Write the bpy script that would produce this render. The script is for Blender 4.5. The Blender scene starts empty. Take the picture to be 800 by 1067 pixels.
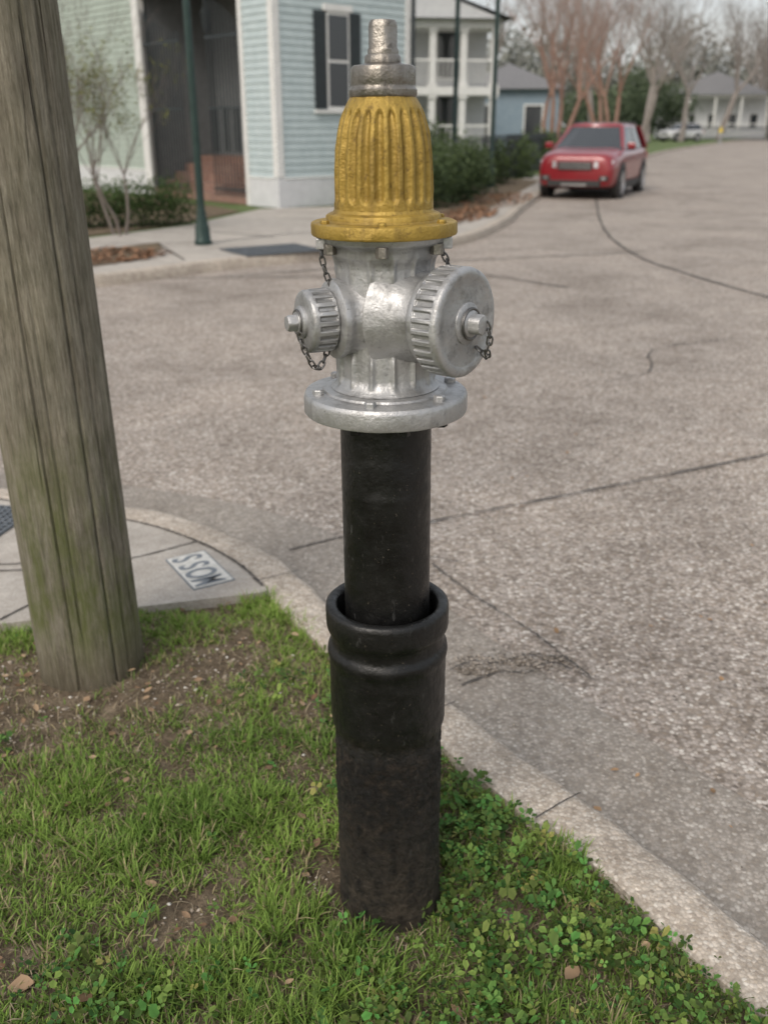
import bpy, math, random
import numpy as np
from mathutils import Vector, Matrix, noise
R=math.radians
rng=np.random.default_rng(7); random.seed(7)
scene=bpy.context.scene
COL=scene.collection

# ------------------------------------------------------------ materials
def new_mat(name):
    m=bpy.data.materials.new(name); m.use_nodes=True
    nt=m.node_tree; b=nt.nodes['Principled BSDF']
    return m,nt,b
def ramp(nt,fac,stops,interp='LINEAR'):
    r=nt.nodes.new('ShaderNodeValToRGB'); r.color_ramp.interpolation=interp
    e=r.color_ramp.elements
    while len(e)<len(stops): e.new(.5)
    for i,(p,c) in enumerate(stops):
        e[i].position=p
        e[i].color=(c[0],c[1],c[2],1) if hasattr(c,'__len__') else (c,c,c,1)
    nt.links.new(fac,r.inputs[0]); return r.outputs[0]
def coords(nt,scale=(1,1,1),kind='Object'):
    tc=nt.nodes.new('ShaderNodeTexCoord'); mp=nt.nodes.new('ShaderNodeMapping')
    mp.inputs['Scale'].default_value=scale
    nt.links.new(tc.outputs[kind],mp.inputs[0]); return mp.outputs[0]
def noi(nt,vec,s,d=4,r=.6,dist=0):
    n=nt.nodes.new('ShaderNodeTexNoise'); n.inputs['Scale'].default_value=s
    n.inputs['Detail'].default_value=d; n.inputs['Roughness'].default_value=r
    n.inputs['Distortion'].default_value=dist
    nt.links.new(vec,n.inputs['Vector']); return n.outputs['Fac']
def mix(nt,f,a,b,mode='MIX'):
    m=nt.nodes.new('ShaderNodeMix'); m.data_type='RGBA'; m.blend_type=mode
    def s(sock,v):
        if isinstance(v,bpy.types.NodeSocket): nt.links.new(v,sock)
        elif hasattr(v,'__len__'): sock.default_value=(v[0],v[1],v[2],1)
        else: sock.default_value=v
    s(m.inputs[0],f); s(m.inputs[6],a); s(m.inputs[7],b); return m.outputs[2]
def bump(nt,b,h,strength=.3,dist=.01,prev=None):
    n=nt.nodes.new('ShaderNodeBump'); n.inputs['Strength'].default_value=strength
    n.inputs['Distance'].default_value=dist; nt.links.new(h,n.inputs['Height'])
    if prev: nt.links.new(prev,n.inputs['Normal'])
    nt.links.new(n.outputs[0],b.inputs['Normal']); return n.outputs[0]
def pmat(name,c1,c2,s=8,rough=.7,metal=0,bs=.3,bd=.005,scale=(1,1,1),bscale=None,spec=None):
    m,nt,b=new_mat(name); v=coords(nt,scale)
    f=noi(nt,v,s,6,.65)
    nt.links.new(ramp(nt,f,[(.3,c1),(.7,c2)]),b.inputs['Base Color'])
    b.inputs['Roughness'].default_value=rough; b.inputs['Metallic'].default_value=metal
    if spec is not None: b.inputs['Specular IOR Level'].default_value=spec
    if bs: bump(nt,b,noi(nt,v,bscale or s*6,5),bs,bd)
    return m

def mat_metalpaint(name,c_dark,c_lo,c_hi,metal,rough,dirt=.5,streak=.35,b1=.35,b2=.4,cav=.75):
    m,nt,b=new_mat(name); v=coords(nt)
    f=noi(nt,v,9,6,.6); base=ramp(nt,f,[(.3,c_lo),(.7,c_hi)])
    g=noi(nt,v,60,5,.7); dm=ramp(nt,g,[(.56,0),(.70,dirt)])
    col=mix(nt,dm,base,c_dark)
    vs=coords(nt,(1,1,.12)); st=noi(nt,vs,38,4,.6); sm=ramp(nt,st,[(.50,0),(.70,streak)])
    col=mix(nt,sm,col,c_dark)
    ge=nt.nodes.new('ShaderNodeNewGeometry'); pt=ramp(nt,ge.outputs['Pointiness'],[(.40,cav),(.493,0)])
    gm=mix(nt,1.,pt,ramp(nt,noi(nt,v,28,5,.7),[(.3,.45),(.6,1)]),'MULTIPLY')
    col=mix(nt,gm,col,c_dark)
    hi=ramp(nt,ge.outputs['Pointiness'],[(.53,0),(.62,.35)])
    col=mix(nt,hi,col,[min(1,q*1.3) for q in c_hi])
    chips=ramp(nt,noi(nt,v,130,4,.6),[(.69,0),(.72,.7)])
    col=mix(nt,chips,col,c_dark)
    nt.links.new(col,b.inputs['Base Color'])
    b.inputs['Metallic'].default_value=metal
    rr=nt.nodes.new('ShaderNodeMapRange'); nt.links.new(g,rr.inputs[0])
    rr.inputs[1].default_value=.3; rr.inputs[2].default_value=.7
    rr.inputs[3].default_value=rough-.12; rr.inputs[4].default_value=rough+.2
    nt.links.new(rr.outputs[0],b.inputs['Roughness'])
    p=bump(nt,b,noi(nt,v,45,3,.5),b1,.007)
    bump(nt,b,noi(nt,v,230,4,.6),b2,.0025,p)
    return m
M_silver=mat_metalpaint('silver_paint',(.11,.105,.095),(.36,.36,.36),(.49,.49,.49),.70,.44,.45,.42,.26,.30)
M_gold=mat_metalpaint('gold_paint',(.10,.062,.020),(.29,.190,.035),(.42,.285,.06),.40,.50,.75,.55,.4,.5,.9)
M_brass=mat_metalpaint('worn_bronze',(.05,.042,.034),(.20,.18,.155),(.31,.29,.26),.85,.36,.7)
M_steel=pmat('dark_steel',(.10,.10,.10),(.22,.21,.20),60,.42,.9,.2,.001)

def black_paint():
    m,nt,b=new_mat('black_paint'); v=coords(nt)
    tc=nt.nodes.new('ShaderNodeTexCoord'); sp=nt.nodes.new('ShaderNodeSeparateXYZ'); nt.links.new(tc.outputs['Object'],sp.inputs[0])
    low=ramp(nt,sp.outputs[2],[(.36,1),(.45,0)])
    vl=ramp(nt,sp.outputs[2],[(.0,1),(.28,0)])
    f=noi(nt,v,14,6,.65)
    base=ramp(nt,f,[(.35,(.004,.004,.004)),(.7,(.010,.010,.0095))])
    rust=ramp(nt,noi(nt,v,55,7,.78),[(.42,(.007,.006,.0045)),(.54,(.026,.018,.012)),(.66,(.09,.066,.045)),(.74,(.18,.15,.115))])
    m1=mix(nt,1.0,ramp(nt,noi(nt,v,9,5,.7),[(.38,.15),(.62,.95)]),low,'MULTIPLY')
    col=mix(nt,m1,base,rust)
    m2=mix(nt,1.0,ramp(nt,noi(nt,v,30,6,.75),[(.38,0),(.58,.85)]),vl,'MULTIPLY')
    col=mix(nt,m2,col,(.085,.068,.048))
    scr=ramp(nt,noi(nt,coords(nt,(1,1,.3)),70,3,.6),[(.66,0),(.74,.45)])
    col=mix(nt,scr,col,(.07,.07,.068))
    spk=ramp(nt,noi(nt,v,190,3,.6),[(.68,0),(.72,.6)])
    col=mix(nt,spk,col,(.13,.11,.085))
    nt.links.new(col,b.inputs['Base Color']); b.inputs['Specular IOR Level'].default_value=.40
    rg=mix(nt,low,ramp(nt,noi(nt,v,40,5,.6),[(.3,.26),(.7,.50)]),ramp(nt,noi(nt,v,60,5,.6),[(.3,.42),(.7,.85)]))
    nt.links.new(rg,b.inputs['Roughness'])
    p=bump(nt,b,noi(nt,v,16,4,.55),.6,.010)
    n2=nt.nodes.new('ShaderNodeBump'); n2.inputs['Distance'].default_value=.02
    nt.links.new(noi(nt,v,75,7,.8),n2.inputs['Height']); nt.links.new(ramp(nt,low,[(0,.10),(1,1)]),n2.inputs['Strength'])
    nt.links.new(p,n2.inputs['Normal']); nt.links.new(n2.outputs[0],b.inputs['Normal'])
    return m
M_black=black_paint()

def aggregate(name,tone=(.40,.365,.335),dark=(.13,.11,.095),light=(.72,.69,.64),stone_scale=72,amount=.88,rough=.85,large=.9,bs=.7,mott=.6):
    m,nt,b=new_mat(name); v=coords(nt)
    vo=nt.nodes.new('ShaderNodeTexVoronoi'); vo.inputs['Scale'].default_value=stone_scale; nt.links.new(v,vo.inputs['Vector'])
    bw=nt.nodes.new('ShaderNodeSeparateColor'); nt.links.new(vo.outputs['Color'],bw.inputs[0])
    t=tone
    stones=ramp(nt,bw.outputs[0],[(0,dark),(.22,(t[0]*.72,t[1]*.65,t[2]*.56)),(.5,t),(.8,(t[0]*1.18,t[1]*1.14,t[2]*1.1)),(1,light)])
    gap=ramp(nt,vo.outputs['Distance'],[(.40,0),(.72,.85)])
    stones=mix(nt,gap,stones,(t[0]*.55,t[1]*.52,t[2]*.48))
    f=noi(nt,v,.7,8,.65,.4); f2=noi(nt,v,5,6,.7); f3=noi(nt,v,240,3,.7); f4=noi(nt,v,24,5,.75)
    big=ramp(nt,f,[(.32,(.66,.64,.62)),(.48,(.96,.955,.95)),(.70,(1.16,1.14,1.12))])
    col=mix(nt,amount,t,stones)
    col=mix(nt,large,col,mix(nt,1.0,col,big,'MULTIPLY'))
    col=mix(nt,.8,col,mix(nt,1.0,col,ramp(nt,f2,[(.3,(.78,.76,.74)),(.7,(1.12,1.12,1.12))]),'MULTIPLY'))
    col=mix(nt,mott,col,mix(nt,1.0,col,ramp(nt,f4,[(.32,(.66,.63,.60)),(.5,(1,1,1)),(.68,(1.22,1.2,1.18))]),'MULTIPLY'))
    col=mix(nt,.6,col,mix(nt,1.0,col,ramp(nt,f3,[(.3,(.7,.7,.7)),(.7,(1.2,1.2,1.2))]),'MULTIPLY'))
    nt.links.new(col,b.inputs['Base Color']); b.inputs['Roughness'].default_value=rough
    b.inputs['Specular IOR Level'].default_value=.25
    h=ramp(nt,vo.outputs['Distance'],[(.1,1),(.7,0)])
    bump(nt,b,mix(nt,.4,h,f3),bs,.004)
    return m
M_road=aggregate('exposed_aggregate_road')
M_gutter=aggregate('gutter_concrete',(.34,.315,.285),(.16,.14,.12),(.58,.55,.50),95,.6,.85,.9,.45,.5)
M_kerb=aggregate('kerb_concrete',(.50,.455,.40),(.24,.20,.165),(.72,.69,.63),110,.6,.85,1,.6,.8)
M_slab=aggregate('sidewalk_concrete',(.45,.425,.39),(.28,.26,.23),(.58,.56,.52),160,.35,.85,.8,.25,.3)
M_tar=pmat('joint_tar',(.04,.035,.03),(.09,.08,.07),40,.85,0,.3,.003)
def soil():
    m,nt,b=new_mat('soil'); v=coords(nt)
    f=noi(nt,v,14,8,.7); g=noi(nt,v,120,5,.7)
    c=ramp(nt,f,[(.3,(.075,.057,.040)),(.5,(.160,.126,.090)),(.7,(.27,.22,.16))])
    c=mix(nt,.8,c,mix(nt,1.,c,ramp(nt,g,[(.3,(.5,.5,.5)),(.7,(1.5,1.45,1.35))]),'MULTIPLY'))
    nt.links.new(c,b.inputs['Base Color']); b.inputs['Roughness'].default_value=.95
    b.inputs['Specular IOR Level'].default_value=.15
    bump(nt,b,mix(nt,.5,f,g),1,.02); return m
M_soil=soil()
M_lawn=pmat('far_lawn',(.06,.10,.025),(.14,.18,.06),3,.95,0,.6,.03,bscale=60)
def attr_leaf(name,rough=.6,trans=.22,spec=.22):
    m,nt,b=new_mat(name)
    a=nt.nodes.new('ShaderNodeAttribute'); a.attribute_name='Col'
    nt.links.new(a.outputs['Color'],b.inputs['Base Color']); b.inputs['Roughness'].default_value=rough
    b.inputs['Specular IOR Level'].default_value=spec
    if trans>0:
        t=nt.nodes.new('ShaderNodeBsdfTranslucent'); nt.links.new(a.outputs['Color'],t.inputs['Color'])
        ms=nt.nodes.new('ShaderNodeMixShader'); ms.inputs[0].default_value=trans
        nt.links.new(b.outputs[0],ms.inputs[1]); nt.links.new(t.outputs[0],ms.inputs[2])
        nt.links.new(ms.outputs[0],nt.nodes['Material Output'].inputs['Surface'])
    return m
M_leaf=attr_leaf('leaf_surface'); M_dryleaf=attr_leaf('dry_leaf',.75,.1); M_stone=attr_leaf('pebbles',.8,0)

def wood():
    m,nt,b=new_mat('weathered_wood')
    v=coords(nt,(1,1,.09)); f=noi(nt,v,60,9,.78,.35)
    v2=coords(nt,(1,1,.06)); g=noi(nt,v2,210,7,.8,.3)
    v0=coords(nt); w=noi(nt,v0,3.2,6,.65); w2=noi(nt,coords(nt,(1,1,.5)),16,6,.7)
    c=ramp(nt,f,[(.28,(.115,.098,.077)),(.42,(.20,.18,.146)),(.55,(.265,.242,.20)),(.75,(.36,.335,.29))])
    c=mix(nt,.9,c,mix(nt,1.,c,ramp(nt,g,[(.34,(.50,.49,.47)),(.64,(1.3,1.3,1.3))]),'MULTIPLY'))
    c=mix(nt,.8,c,mix(nt,1.,c,ramp(nt,w,[(.3,(.70,.72,.68)),(.7,(1.17,1.14,1.10))]),'MULTIPLY'))
    c=mix(nt,.7,c,mix(nt,1.,c,ramp(nt,w2,[(.3,(.70,.69,.66)),(.6,(1.1,1.1,1.1))]),'MULTIPLY'))
    cn=noi(nt,coords(nt,(1,1,.03)),42,3,.5,.6)
    crk=ramp(nt,cn,[(.325,1),(.345,0)])
    c=mix(nt,crk,c,(.040,.032,.025))
    tc=nt.nodes.new('ShaderNodeTexCoord'); sp=nt.nodes.new('ShaderNodeSeparateXYZ'); nt.links.new(tc.outputs['Object'],sp.inputs[0])
    zm=ramp(nt,sp.outputs[2],[(.0,.2),(.2,.9),(.5,.85),(.85,.12)])
    ms=ramp(nt,noi(nt,coords(nt,(1,1,.3)),10,7,.75),[(.42,0),(.60,.85)])
    c=mix(nt,mix(nt,1.,ms,zm,'MULTIPLY'),c,(.105,.125,.035))
    dk=ramp(nt,sp.outputs[2],[(.0,.6),(.15,0)])
    c=mix(nt,dk,c,(.07,.058,.036))
    nt.links.new(c,b.inputs['Base Color']); b.inputs['Roughness'].default_value=.95
    b.inputs['Specular IOR Level'].default_value=.12
    p=bump(nt,b,f,.7,.010); p=bump(nt,b,g,.7,.005,p)
    bump(nt,b,ramp(nt,cn,[(.325,0),(.35,1)]),.7,.008,p); return m
M_wood=wood()

# ------------------------------------------------------------ mesh helpers
def mesh_obj(name,verts,faces,mat=None,parent=None,smooth=False,matrix=None):
    me=bpy.data.meshes.new(name); me.from_pydata([tuple(v) for v in verts],[],faces); me.update()
    o=bpy.data.objects.new(name,me); COL.objects.link(o)
    if mat: me.materials.append(mat)
    if smooth: me.polygons.foreach_set('use_smooth',[True]*len(me.polygons))
    if matrix is not None: o.matrix_local=matrix
    if parent: o.parent=parent
    return o
def empty(name,loc=(0,0,0),rotz=0):
    e=bpy.data.objects.new(name,None); COL.objects.link(e); e.location=loc; e.rotation_euler=(0,0,rotz); e.empty_display_size=.2
    return e
def sharp(o,ang=35):
    bpy.context.view_layer.objects.active=o; o.select_set(True)
    bpy.ops.object.shade_smooth_by_angle(angle=R(ang)); o.select_set(False)
def lathe_vf(prof,segs=64,rfun=None,cap=True):
    V=[];F=[]
    for i,(r,z) in enumerate(prof):
        for j in range(segs):
            a=2*math.pi*j/segs; rr=rfun(r,z,a) if rfun else r
            V.append((rr*math.cos(a),rr*math.sin(a),z))
    for i in range(len(prof)-1):
        for j in range(segs):
            k=(j+1)%segs
            F.append((i*segs+j,i*segs+k,(i+1)*segs+k,(i+1)*segs+j))
    if cap:
        F.append(tuple(reversed(range(segs)))); n=(len(prof)-1)*segs; F.append(tuple(range(n,n+segs)))
    return V,F
def fixn(o):
    import bmesh
    bm=bmesh.new(); bm.from_mesh(o.data); bmesh.ops.recalc_face_normals(bm,faces=bm.faces); bm.to_mesh(o.data); bm.free()
def lathe(name,prof,mat,parent=None,segs=64,rfun=None,matrix=None,ang=35):
    V,F=lathe_vf(prof,segs,rfun); o=mesh_obj(name,V,F,mat,parent,False,matrix); fixn(o); sharp(o,ang); return o
def box_vf(x0,x1,y0,y1,z0,z1):
    V=[(x0,y0,z0),(x1,y0,z0),(x1,y1,z0),(x0,y1,z0),(x0,y0,z1),(x1,y0,z1),(x1,y1,z1),(x0,y1,z1)]
    F=[(0,3,2,1),(4,5,6,7),(0,1,5,4),(1,2,6,5),(2,3,7,6),(3,0,4,7)]
    return V,F
class MB:
    def __init__(s): s.V=[];s.F=[]
    def add(s,V,F,M=None):
        n=len(s.V); s.V+= [tuple(M@Vector(v)) for v in V] if M is not None else list(V)
        s.F+=[tuple(i+n for i in f) for f in F]
    def box(s,*a,M=None): s.add(*box_vf(*a),M=M)
    def cyl(s,x,y,z0,z1,r,segs=12,r2=None):
        V,F=lathe_vf([(r,z0),(r2 if r2 else r,z1)],segs); s.add([(v[0]+x,v[1]+y,v[2]) for v in V],F)
    def obj(s,name,mat,parent=None,smooth=False,bev=0):
        o=mesh_obj(name,s.V,s.F,mat,parent); fixn(o)
        if bev:
            b=o.modifiers.new('b','BEVEL'); b.width=bev; b.segments=2; b.limit_method='ANGLE'
        if smooth: sharp(o)
        return o
def sheet(name,pts,z,mat,parent=None,thick=0):
    n=len(pts); V=[(p[0],p[1],z) for p in pts]; F=[tuple(range(n))]
    if thick:
        V+=[(p[0],p[1],z-thick) for p in pts]
        F+=[(i,i+n,(i+1)%n+n,(i+1)%n) for i in range(n)]
    o=mesh_obj(name,V,F,mat,parent)
    a=sum(pts[i][0]*pts[(i+1)%n][1]-pts[(i+1)%n][0]*pts[i][1] for i in range(n))
    if a<0: o.data.flip_normals()
    return o
def catmull(P,k=8):
    P=[Vector((p[0],p[1])) for p in P]; out=[]
    Q=[P[0]*2-P[1]]+P+[P[-1]*2-P[-2]]
    for i in range(1,len(Q)-2):
        a,b,c,d=Q[i-1:i+3]
        for j in range(k):
            t=j/k
            out.append(.5*((2*b)+(c-a)*t+(2*a-5*b+4*c-d)*t*t+(3*b-a-3*c+d)*t**3))
    out.append(P[-1]); return out
def offset(L,d):
    out=[]
    for i,p in enumerate(L):
        t=(L[min(i+1,len(L)-1)]-L[max(i-1,0)]).normalized()
        out.append(p+Vector((-t.y,t.x))*d)
    return out
def sweep(name,L,prof,mat,parent=None,jit=0):
    lines=[offset(L,d) for d,z in prof]; V=[];F=[];n=len(L)
    for ln,(d,z) in zip(lines,prof):
        for p in ln:
            q=noise.noise(Vector((p.x*7,p.y*7,d*9)))*jit if abs(p.x)<4 and abs(p.y)<8 else 0
            V.append((p.x+q,p.y+q,z+q*.5))
    for i in range(len(prof)-1):
        for j in range(n-1): F.append((i*n+j,i*n+j+1,(i+1)*n+j+1,(i+1)*n+j))
    o=mesh_obj(name,V,F,mat,parent); fixn(o)
    me=o.data
    if sum(p.normal.z for p in me.polygons)<0: me.flip_normals()
    sharp(o,50); return o
def ribbon(mb,pts,w,z,wob=0,k=6,wvar=0):
    L=catmull(pts,k); n=len(L); l=offset(L,w/2); r=offset(L,-w/2); V=[];F=[]
    for i in range(n):
        q=random.uniform(-wob,wob); q2=random.uniform(-wob,wob); m=(l[i]+r[i])/2; h=(l[i]-r[i])/2*(1+random.uniform(-wvar,wvar))
        V.append((m.x+h.x+q,m.y+h.y+q2,z)); V.append((m.x-h.x+q,m.y-h.y+q2*.7,z))
    for i in range(n-1): F.append((2*i,2*i+1,2*i+3,2*i+2))
    mb.add(V,F)
def link_mesh(name,V,Fv,counts,cols,mat,parent=None,smooth=False):
    me=bpy.data.meshes.new(name); me.vertices.add(len(V)); me.vertices.foreach_set('co',V.astype(np.float32).ravel())
    me.loops.add(len(Fv)); me.loops.foreach_set('vertex_index',Fv.astype(np.int32))
    st=np.concatenate([[0],np.cumsum(counts)[:-1]]).astype(np.int32)
    me.polygons.add(len(counts)); me.polygons.foreach_set('loop_start',st)
    try: me.polygons.foreach_set('loop_total',counts.astype(np.int32))
    except Exception: pass
    me.update(calc_edges=True)
    a=me.color_attributes.new('Col','FLOAT_COLOR','POINT')
    c4=np.ones((len(V),4),np.float32); c4[:,:3]=cols; a.data.foreach_set('color',c4.ravel())
    if smooth: me.polygons.foreach_set('use_smooth',np.ones(len(counts),bool))
    me.materials.append(mat); me.validate()
    o=bpy.data.objects.new(name,me); COL.objects.link(o)
    if parent: o.parent=parent
    return o
def in_poly(x,y,P):
    ins=np.zeros(x.shape,bool); n=len(P)
    for i in range(n):
        x1,y1=P[i]; x2,y2=P[(i+1)%n]
        c=((y1>y)!=(y2>y)); 
        xi=(x2-x1)*(y-y1)/((y2-y1) if y2!=y1 else 1e-9)+x1
        ins^=(c&(x<xi))
    return ins
_g={}
def vn(x,y,s,seed):
    if seed not in _g: _g[seed]=np.random.default_rng(seed).random((64,64))
    G=_g[seed]; u=x*s+100.3; v=y*s+100.7
    iu=np.floor(u).astype(int); iv=np.floor(v).astype(int); fu=u-iu; fv=v-iv
    fu=fu*fu*(3-2*fu); fv=fv*fv*(3-2*fv)
    g=lambda a,b:G[a%64,b%64]
    return (g(iu,iv)*(1-fu)+g(iu+1,iv)*fu)*(1-fv)+(g(iu,iv+1)*(1-fu)+g(iu+1,iv+1)*fu)*fv
def fbm(x,y,s,seed): return (vn(x,y,s,seed)+.5*vn(x,y,2*s,seed+1)+.25*vn(x,y,4*s,seed+2))/1.75

# ------------------------------------------------------------ terrain
kerb_pts=[(-30,4.9),(-12,4.6),(-4,4.25),(-2.02,3.99),(-1.11,3.71),(-.71,3.50),(-.40,3.20),(-.18,2.83),(0,2.53),(.19,2.25),(.35,2.02),(.51,1.80),(.64,1.62),(.77,1.40),(.90,1.17),(1.35,.2),(2.4,-3),(5,-12),(9,-30)]
K=catmull(kerb_pts,14)
Kmid=offset(K,-.09); Kin=offset(K,-.172)
RZ=-.12
road=sheet('road',[(-400,-400),(400,-400),(400,400),(-400,400)],RZ,M_road)
ground=sheet('ground',[(-1500,-1500),(1500,-1500),(1500,1500),(-1500,1500)],RZ-.03,M_lawn)
sweep('kerb',K,[(0.0,-.14),(-.002,-.05),(-.010,-.018),(-.028,-.002),(-.05,.003),(-.10,.005),(-.155,.005),(-.168,-.002),(-.172,-.04)],M_kerb,jit=.008)
sweep('gutter',K,[(.0,RZ+.004),(.40,RZ+.008),(.43,RZ+.004)],M_gutter)
poly_in=[(p.x,p.y) for p in Kmid]
sheet('near_lawn',poly_in+[(-30,-30)],-.06,M_lawn)
xs=np.arange(-3.4,1.6,.02); ys=np.arange(-.6,3.4,.02)
XX,YY=np.meshgrid(xs,ys,indexing='ij')
hx,hy=.012,1.54
def soilz(x,y):
    z=-.022+.030*(fbm(x,y,2.2,11)-.5)+.016*(fbm(x,y,14,21)-.5)
    return z-.015*np.exp(-(np.hypot(x-hx,y-hy)/.16)**2)+.02*np.exp(-(np.hypot(x+.88,y-2.43)/.22)**2)
ZZ=soilz(XX,YY)
ins=in_poly(XX[:-1,:-1]+.01,YY[:-1,:-1]+.01,poly_in+[(-30,-30)])
ny=len(ys); idx=np.arange(len(xs)*ny).reshape(len(xs),ny)
q=np.stack([idx[:-1,:-1],idx[1:,:-1],idx[1:,1:],idx[:-1,1:]],-1)[ins]
Vs=np.stack([XX,YY,ZZ],-1).reshape(-1,3)
link_mesh('soil',Vs,q.ravel(),np.full(len(q),4),np.zeros((len(Vs),3)),M_soil,smooth=True)
# sidewalk
ki=[(p.x,p.y) for p in Kin if p.y>2.86 or p.x<-2]
slab_edge=[(-.42,2.86),(-.80,2.76),(-1.24,2.64),(-2.2,2.42),(-4,2.2),(-30,2.0)]
sw=sheet('sidewalk',ki+slab_edge,.012,M_slab,thick=.09)
mb=MB()
for pts in [[(-2.4,3.3),(-1.43,3.08),(-1.28,3.2),(-1.06,3.44)],[(-1.25,2.66),(-1.12,2.88),(-.98,3.08)],[(-2.3,2.95),(-1.4,3.02),(-1.0,3.1),(-.72,3.28)]]:
    ribbon(mb,pts,.008,.016,.001,10,.4)
ribbon(mb,[(p.x,p.y) for p in offset(K,-.178) if -3<p.x<-.42][::2],.010,.0165,.002,6,.5)
for i in (90,128,152):
    a=Kin[i];b=K[i]; d=(b-a); ribbon(mb,[tuple(a+d*.02),tuple(a+d*.5+Vector((0,.003))),tuple(a+d*.9)],.004,.0105,.001)
mb.obj('pavement_joints',M_tar)
# street-name tile
M_tile=pmat('white_tile',(.50,.49,.45),(.68,.67,.63),40,.5,0,.2,.001)
M_letter=pmat('tile_letter',(.13,.15,.17),(.22,.24,.26),60,.6,0,0)
tile=empty('street_name_tile',(-.668,3.035,.012),R(121.7))
mb=MB()
for i in range(4): mb.box(-.138+i*.0695,-.138+i*.0695+.0665,-.072,.072,-.004,.005)
mb.obj('tiles',M_tile,tile,bev=.001)
mb=MB(); mb.box(-.144,.144,-.078,.078,-.006,.0025); mb.obj('grout_bed',M_letter,tile)
for i,ch in enumerate('MOSS'):
    cu=bpy.data.curves.new('letter_'+ch,'FONT'); cu.body=ch; cu.size=.158; cu.align_x='CENTER'; cu.align_y='CENTER'; cu.extrude=.0006; cu.offset=.0024
    cu.materials.append(M_letter)
    o=bpy.data.objects.new('letter_'+ch.lower(),cu); COL.objects.link(o); o.parent=tile; o.location=(-.105+i*.0695,0,.0062); o.scale=(.50 if ch=='M' else .60,1,1)
M_iron=pmat('grey_iron',(.10,.115,.13),(.20,.22,.24),30,.6,.4,.2,.002)
def grate(cx,cy,w,d,z,rot,n,m):
    e=empty('drain_grate',(cx,cy,z),rot); mb=MB()
    mb.box(-w/2,w/2,-d/2,d/2,0,.003)  # flat dark plate imitates the shaded hollow below the bars
    mb.obj('recess_shade_plate',M_tar,e); mb=MB(); s=.009
    for i in range(n+1):
        x=-w/2+w*i/n; mb.box(x-s/2,x+s/2,-d/2,d/2,.003,.012)
    for i in range(m+1):
        y=-d/2+d*i/m; mb.box(-w/2,w/2,y-s/2,y+s/2,.003,.0115)
    mb.obj('bars',M_iron,e)
grate(-1.74,3.44,.5,.42,.012,R(-12),16,14)

# far side of the street
far=[(-40,9.0),(-10,9.1),(-5,9.4),(-3.3,10.1),(-1.9,11.55),(-.9,12.35),(1.0,13.9),(2.1,16.8),(2.85,20),(4.0,24.5),(5.6,29.5),(8.0,35.5),(12.3,48.5),(24,78),(52,135),(110,230)]
FK=catmull(far,6)
sweep('kerb',FK,[(-.0,-.14),(.0,-.05),(.02,-.005),(.05,.0),(.16,.003),(.17,-.02)],M_kerb)
FKi=[(p.x,p.y) for p in offset(FK,.1)]
sheet('far_lawn',FKi+[(110,600),(-400,600),(-400,9)],-.012,M_lawn)
sheet('right_lawn',[(14,-60),(13.5,9),(15.5,20),(21,35),(30,50),(46,78),(75,120),(150,200),(600,500),(600,-60)],-.01,M_lawn)
swp=[(p.x,p.y) for p in offset(FK,.165) if p.x>-30 and p.y<34]
sheet('sidewalk',swp+[(4.9,32),(2.6,25.5),(1.3,20.5),(.95,17.4),(.2,17.6),(-.9,19.6),(-2.4,18.9),(-3.2,15.7),(-4.4,13.6),(-9,12.9),(-30,12.6)],.002,M_slab)
sheet('flower_bed',[(-6.5,12.2),(-3.9,12.3),(-3.1,13.3),(-2.9,12.6),(-2.85,11.6),(-3.35,10.9),(-4.6,10.3),(-6.5,10.2)],.008,M_soil)
sheet('flower_bed',[(-9,13.0),(-4.6,13.7),(-3.5,15.6),(-2.7,18.4),(-3.4,19.6),(-9,26),(-14,24)],.004,M_soil)
sheet('flower_bed',[(1.25,16.2),(2.2,19.6),(3.2,23.5),(4.6,29),(3.0,31),(1.0,26),(.7,19),(.75,17.2)],.012,M_soil)
grate(-1.45,12.45,1.1,.85,.006,R(33),20,14)
mb=MB()
ribbon(mb,[(-4.2,13.1),(-2.4,13.4),(-1.2,14.6),(.3,15.2),(1.3,16)],.025,.008,.0)
ribbon(mb,[(-2.6,14.7),(-1.6,14.0)],.03,.008); ribbon(mb,[(-2.4,11.5),(-3.1,13.2)],.03,.008)
mb.obj('pavement_joints',M_tar)
# road joints and cracks
mb=MB(); z=RZ+.012
ribbon(mb,[(-.20,3.59),(.21,3.77),(2.04,4.68),(6,6.7)],.012,z,.003,24,.6)
ribbon(mb,[(5.18,24.07),(3.75,16.6),(3.39,13.03),(3.55,11.25),(3.95,9.4),(4.6,7.5)],.034,z,.012,14,.3)
ribbon(mb,[(-1.9,11.0),(.9,12.3),(3.55,13.2)],.030,z,.01,12,.4)
ribbon(mb,[(-6,9.4),(-2.95,10.7),(-.5,11.0),(.91,11.25),(1.97,10.2)],.028,z,.01,12,.4)
ribbon(mb,[(.19,3.34),(.34,3.06),(.52,2.78),(.66,2.50)],.0075,z,.005,16,.7)
ribbon(mb,[(-.39,3.47),(-.2,3.59)],.010,z,.002)
ribbon(mb,[(-.1,3.35),(.12,3.42),(.3,3.36)],.005,z,.004,12,.8)
ribbon(mb,[(1.5,6.2),(1.9,6.5),(2.1,7.2),(2.9,7.6)],.008,z,.02,10,.7)
for pts in [[(.20,2.55),(.29,2.61),(.38,2.60),(.47,2.65),(.60,2.63)],[(.24,2.47),(.36,2.54),(.46,2.545),(.55,2.60),(.66,2.50)]]:
    ribbon(mb,pts,.006,z+.0005,.004,10,.9)
mb.obj('road_joints',M_tar)
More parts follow.
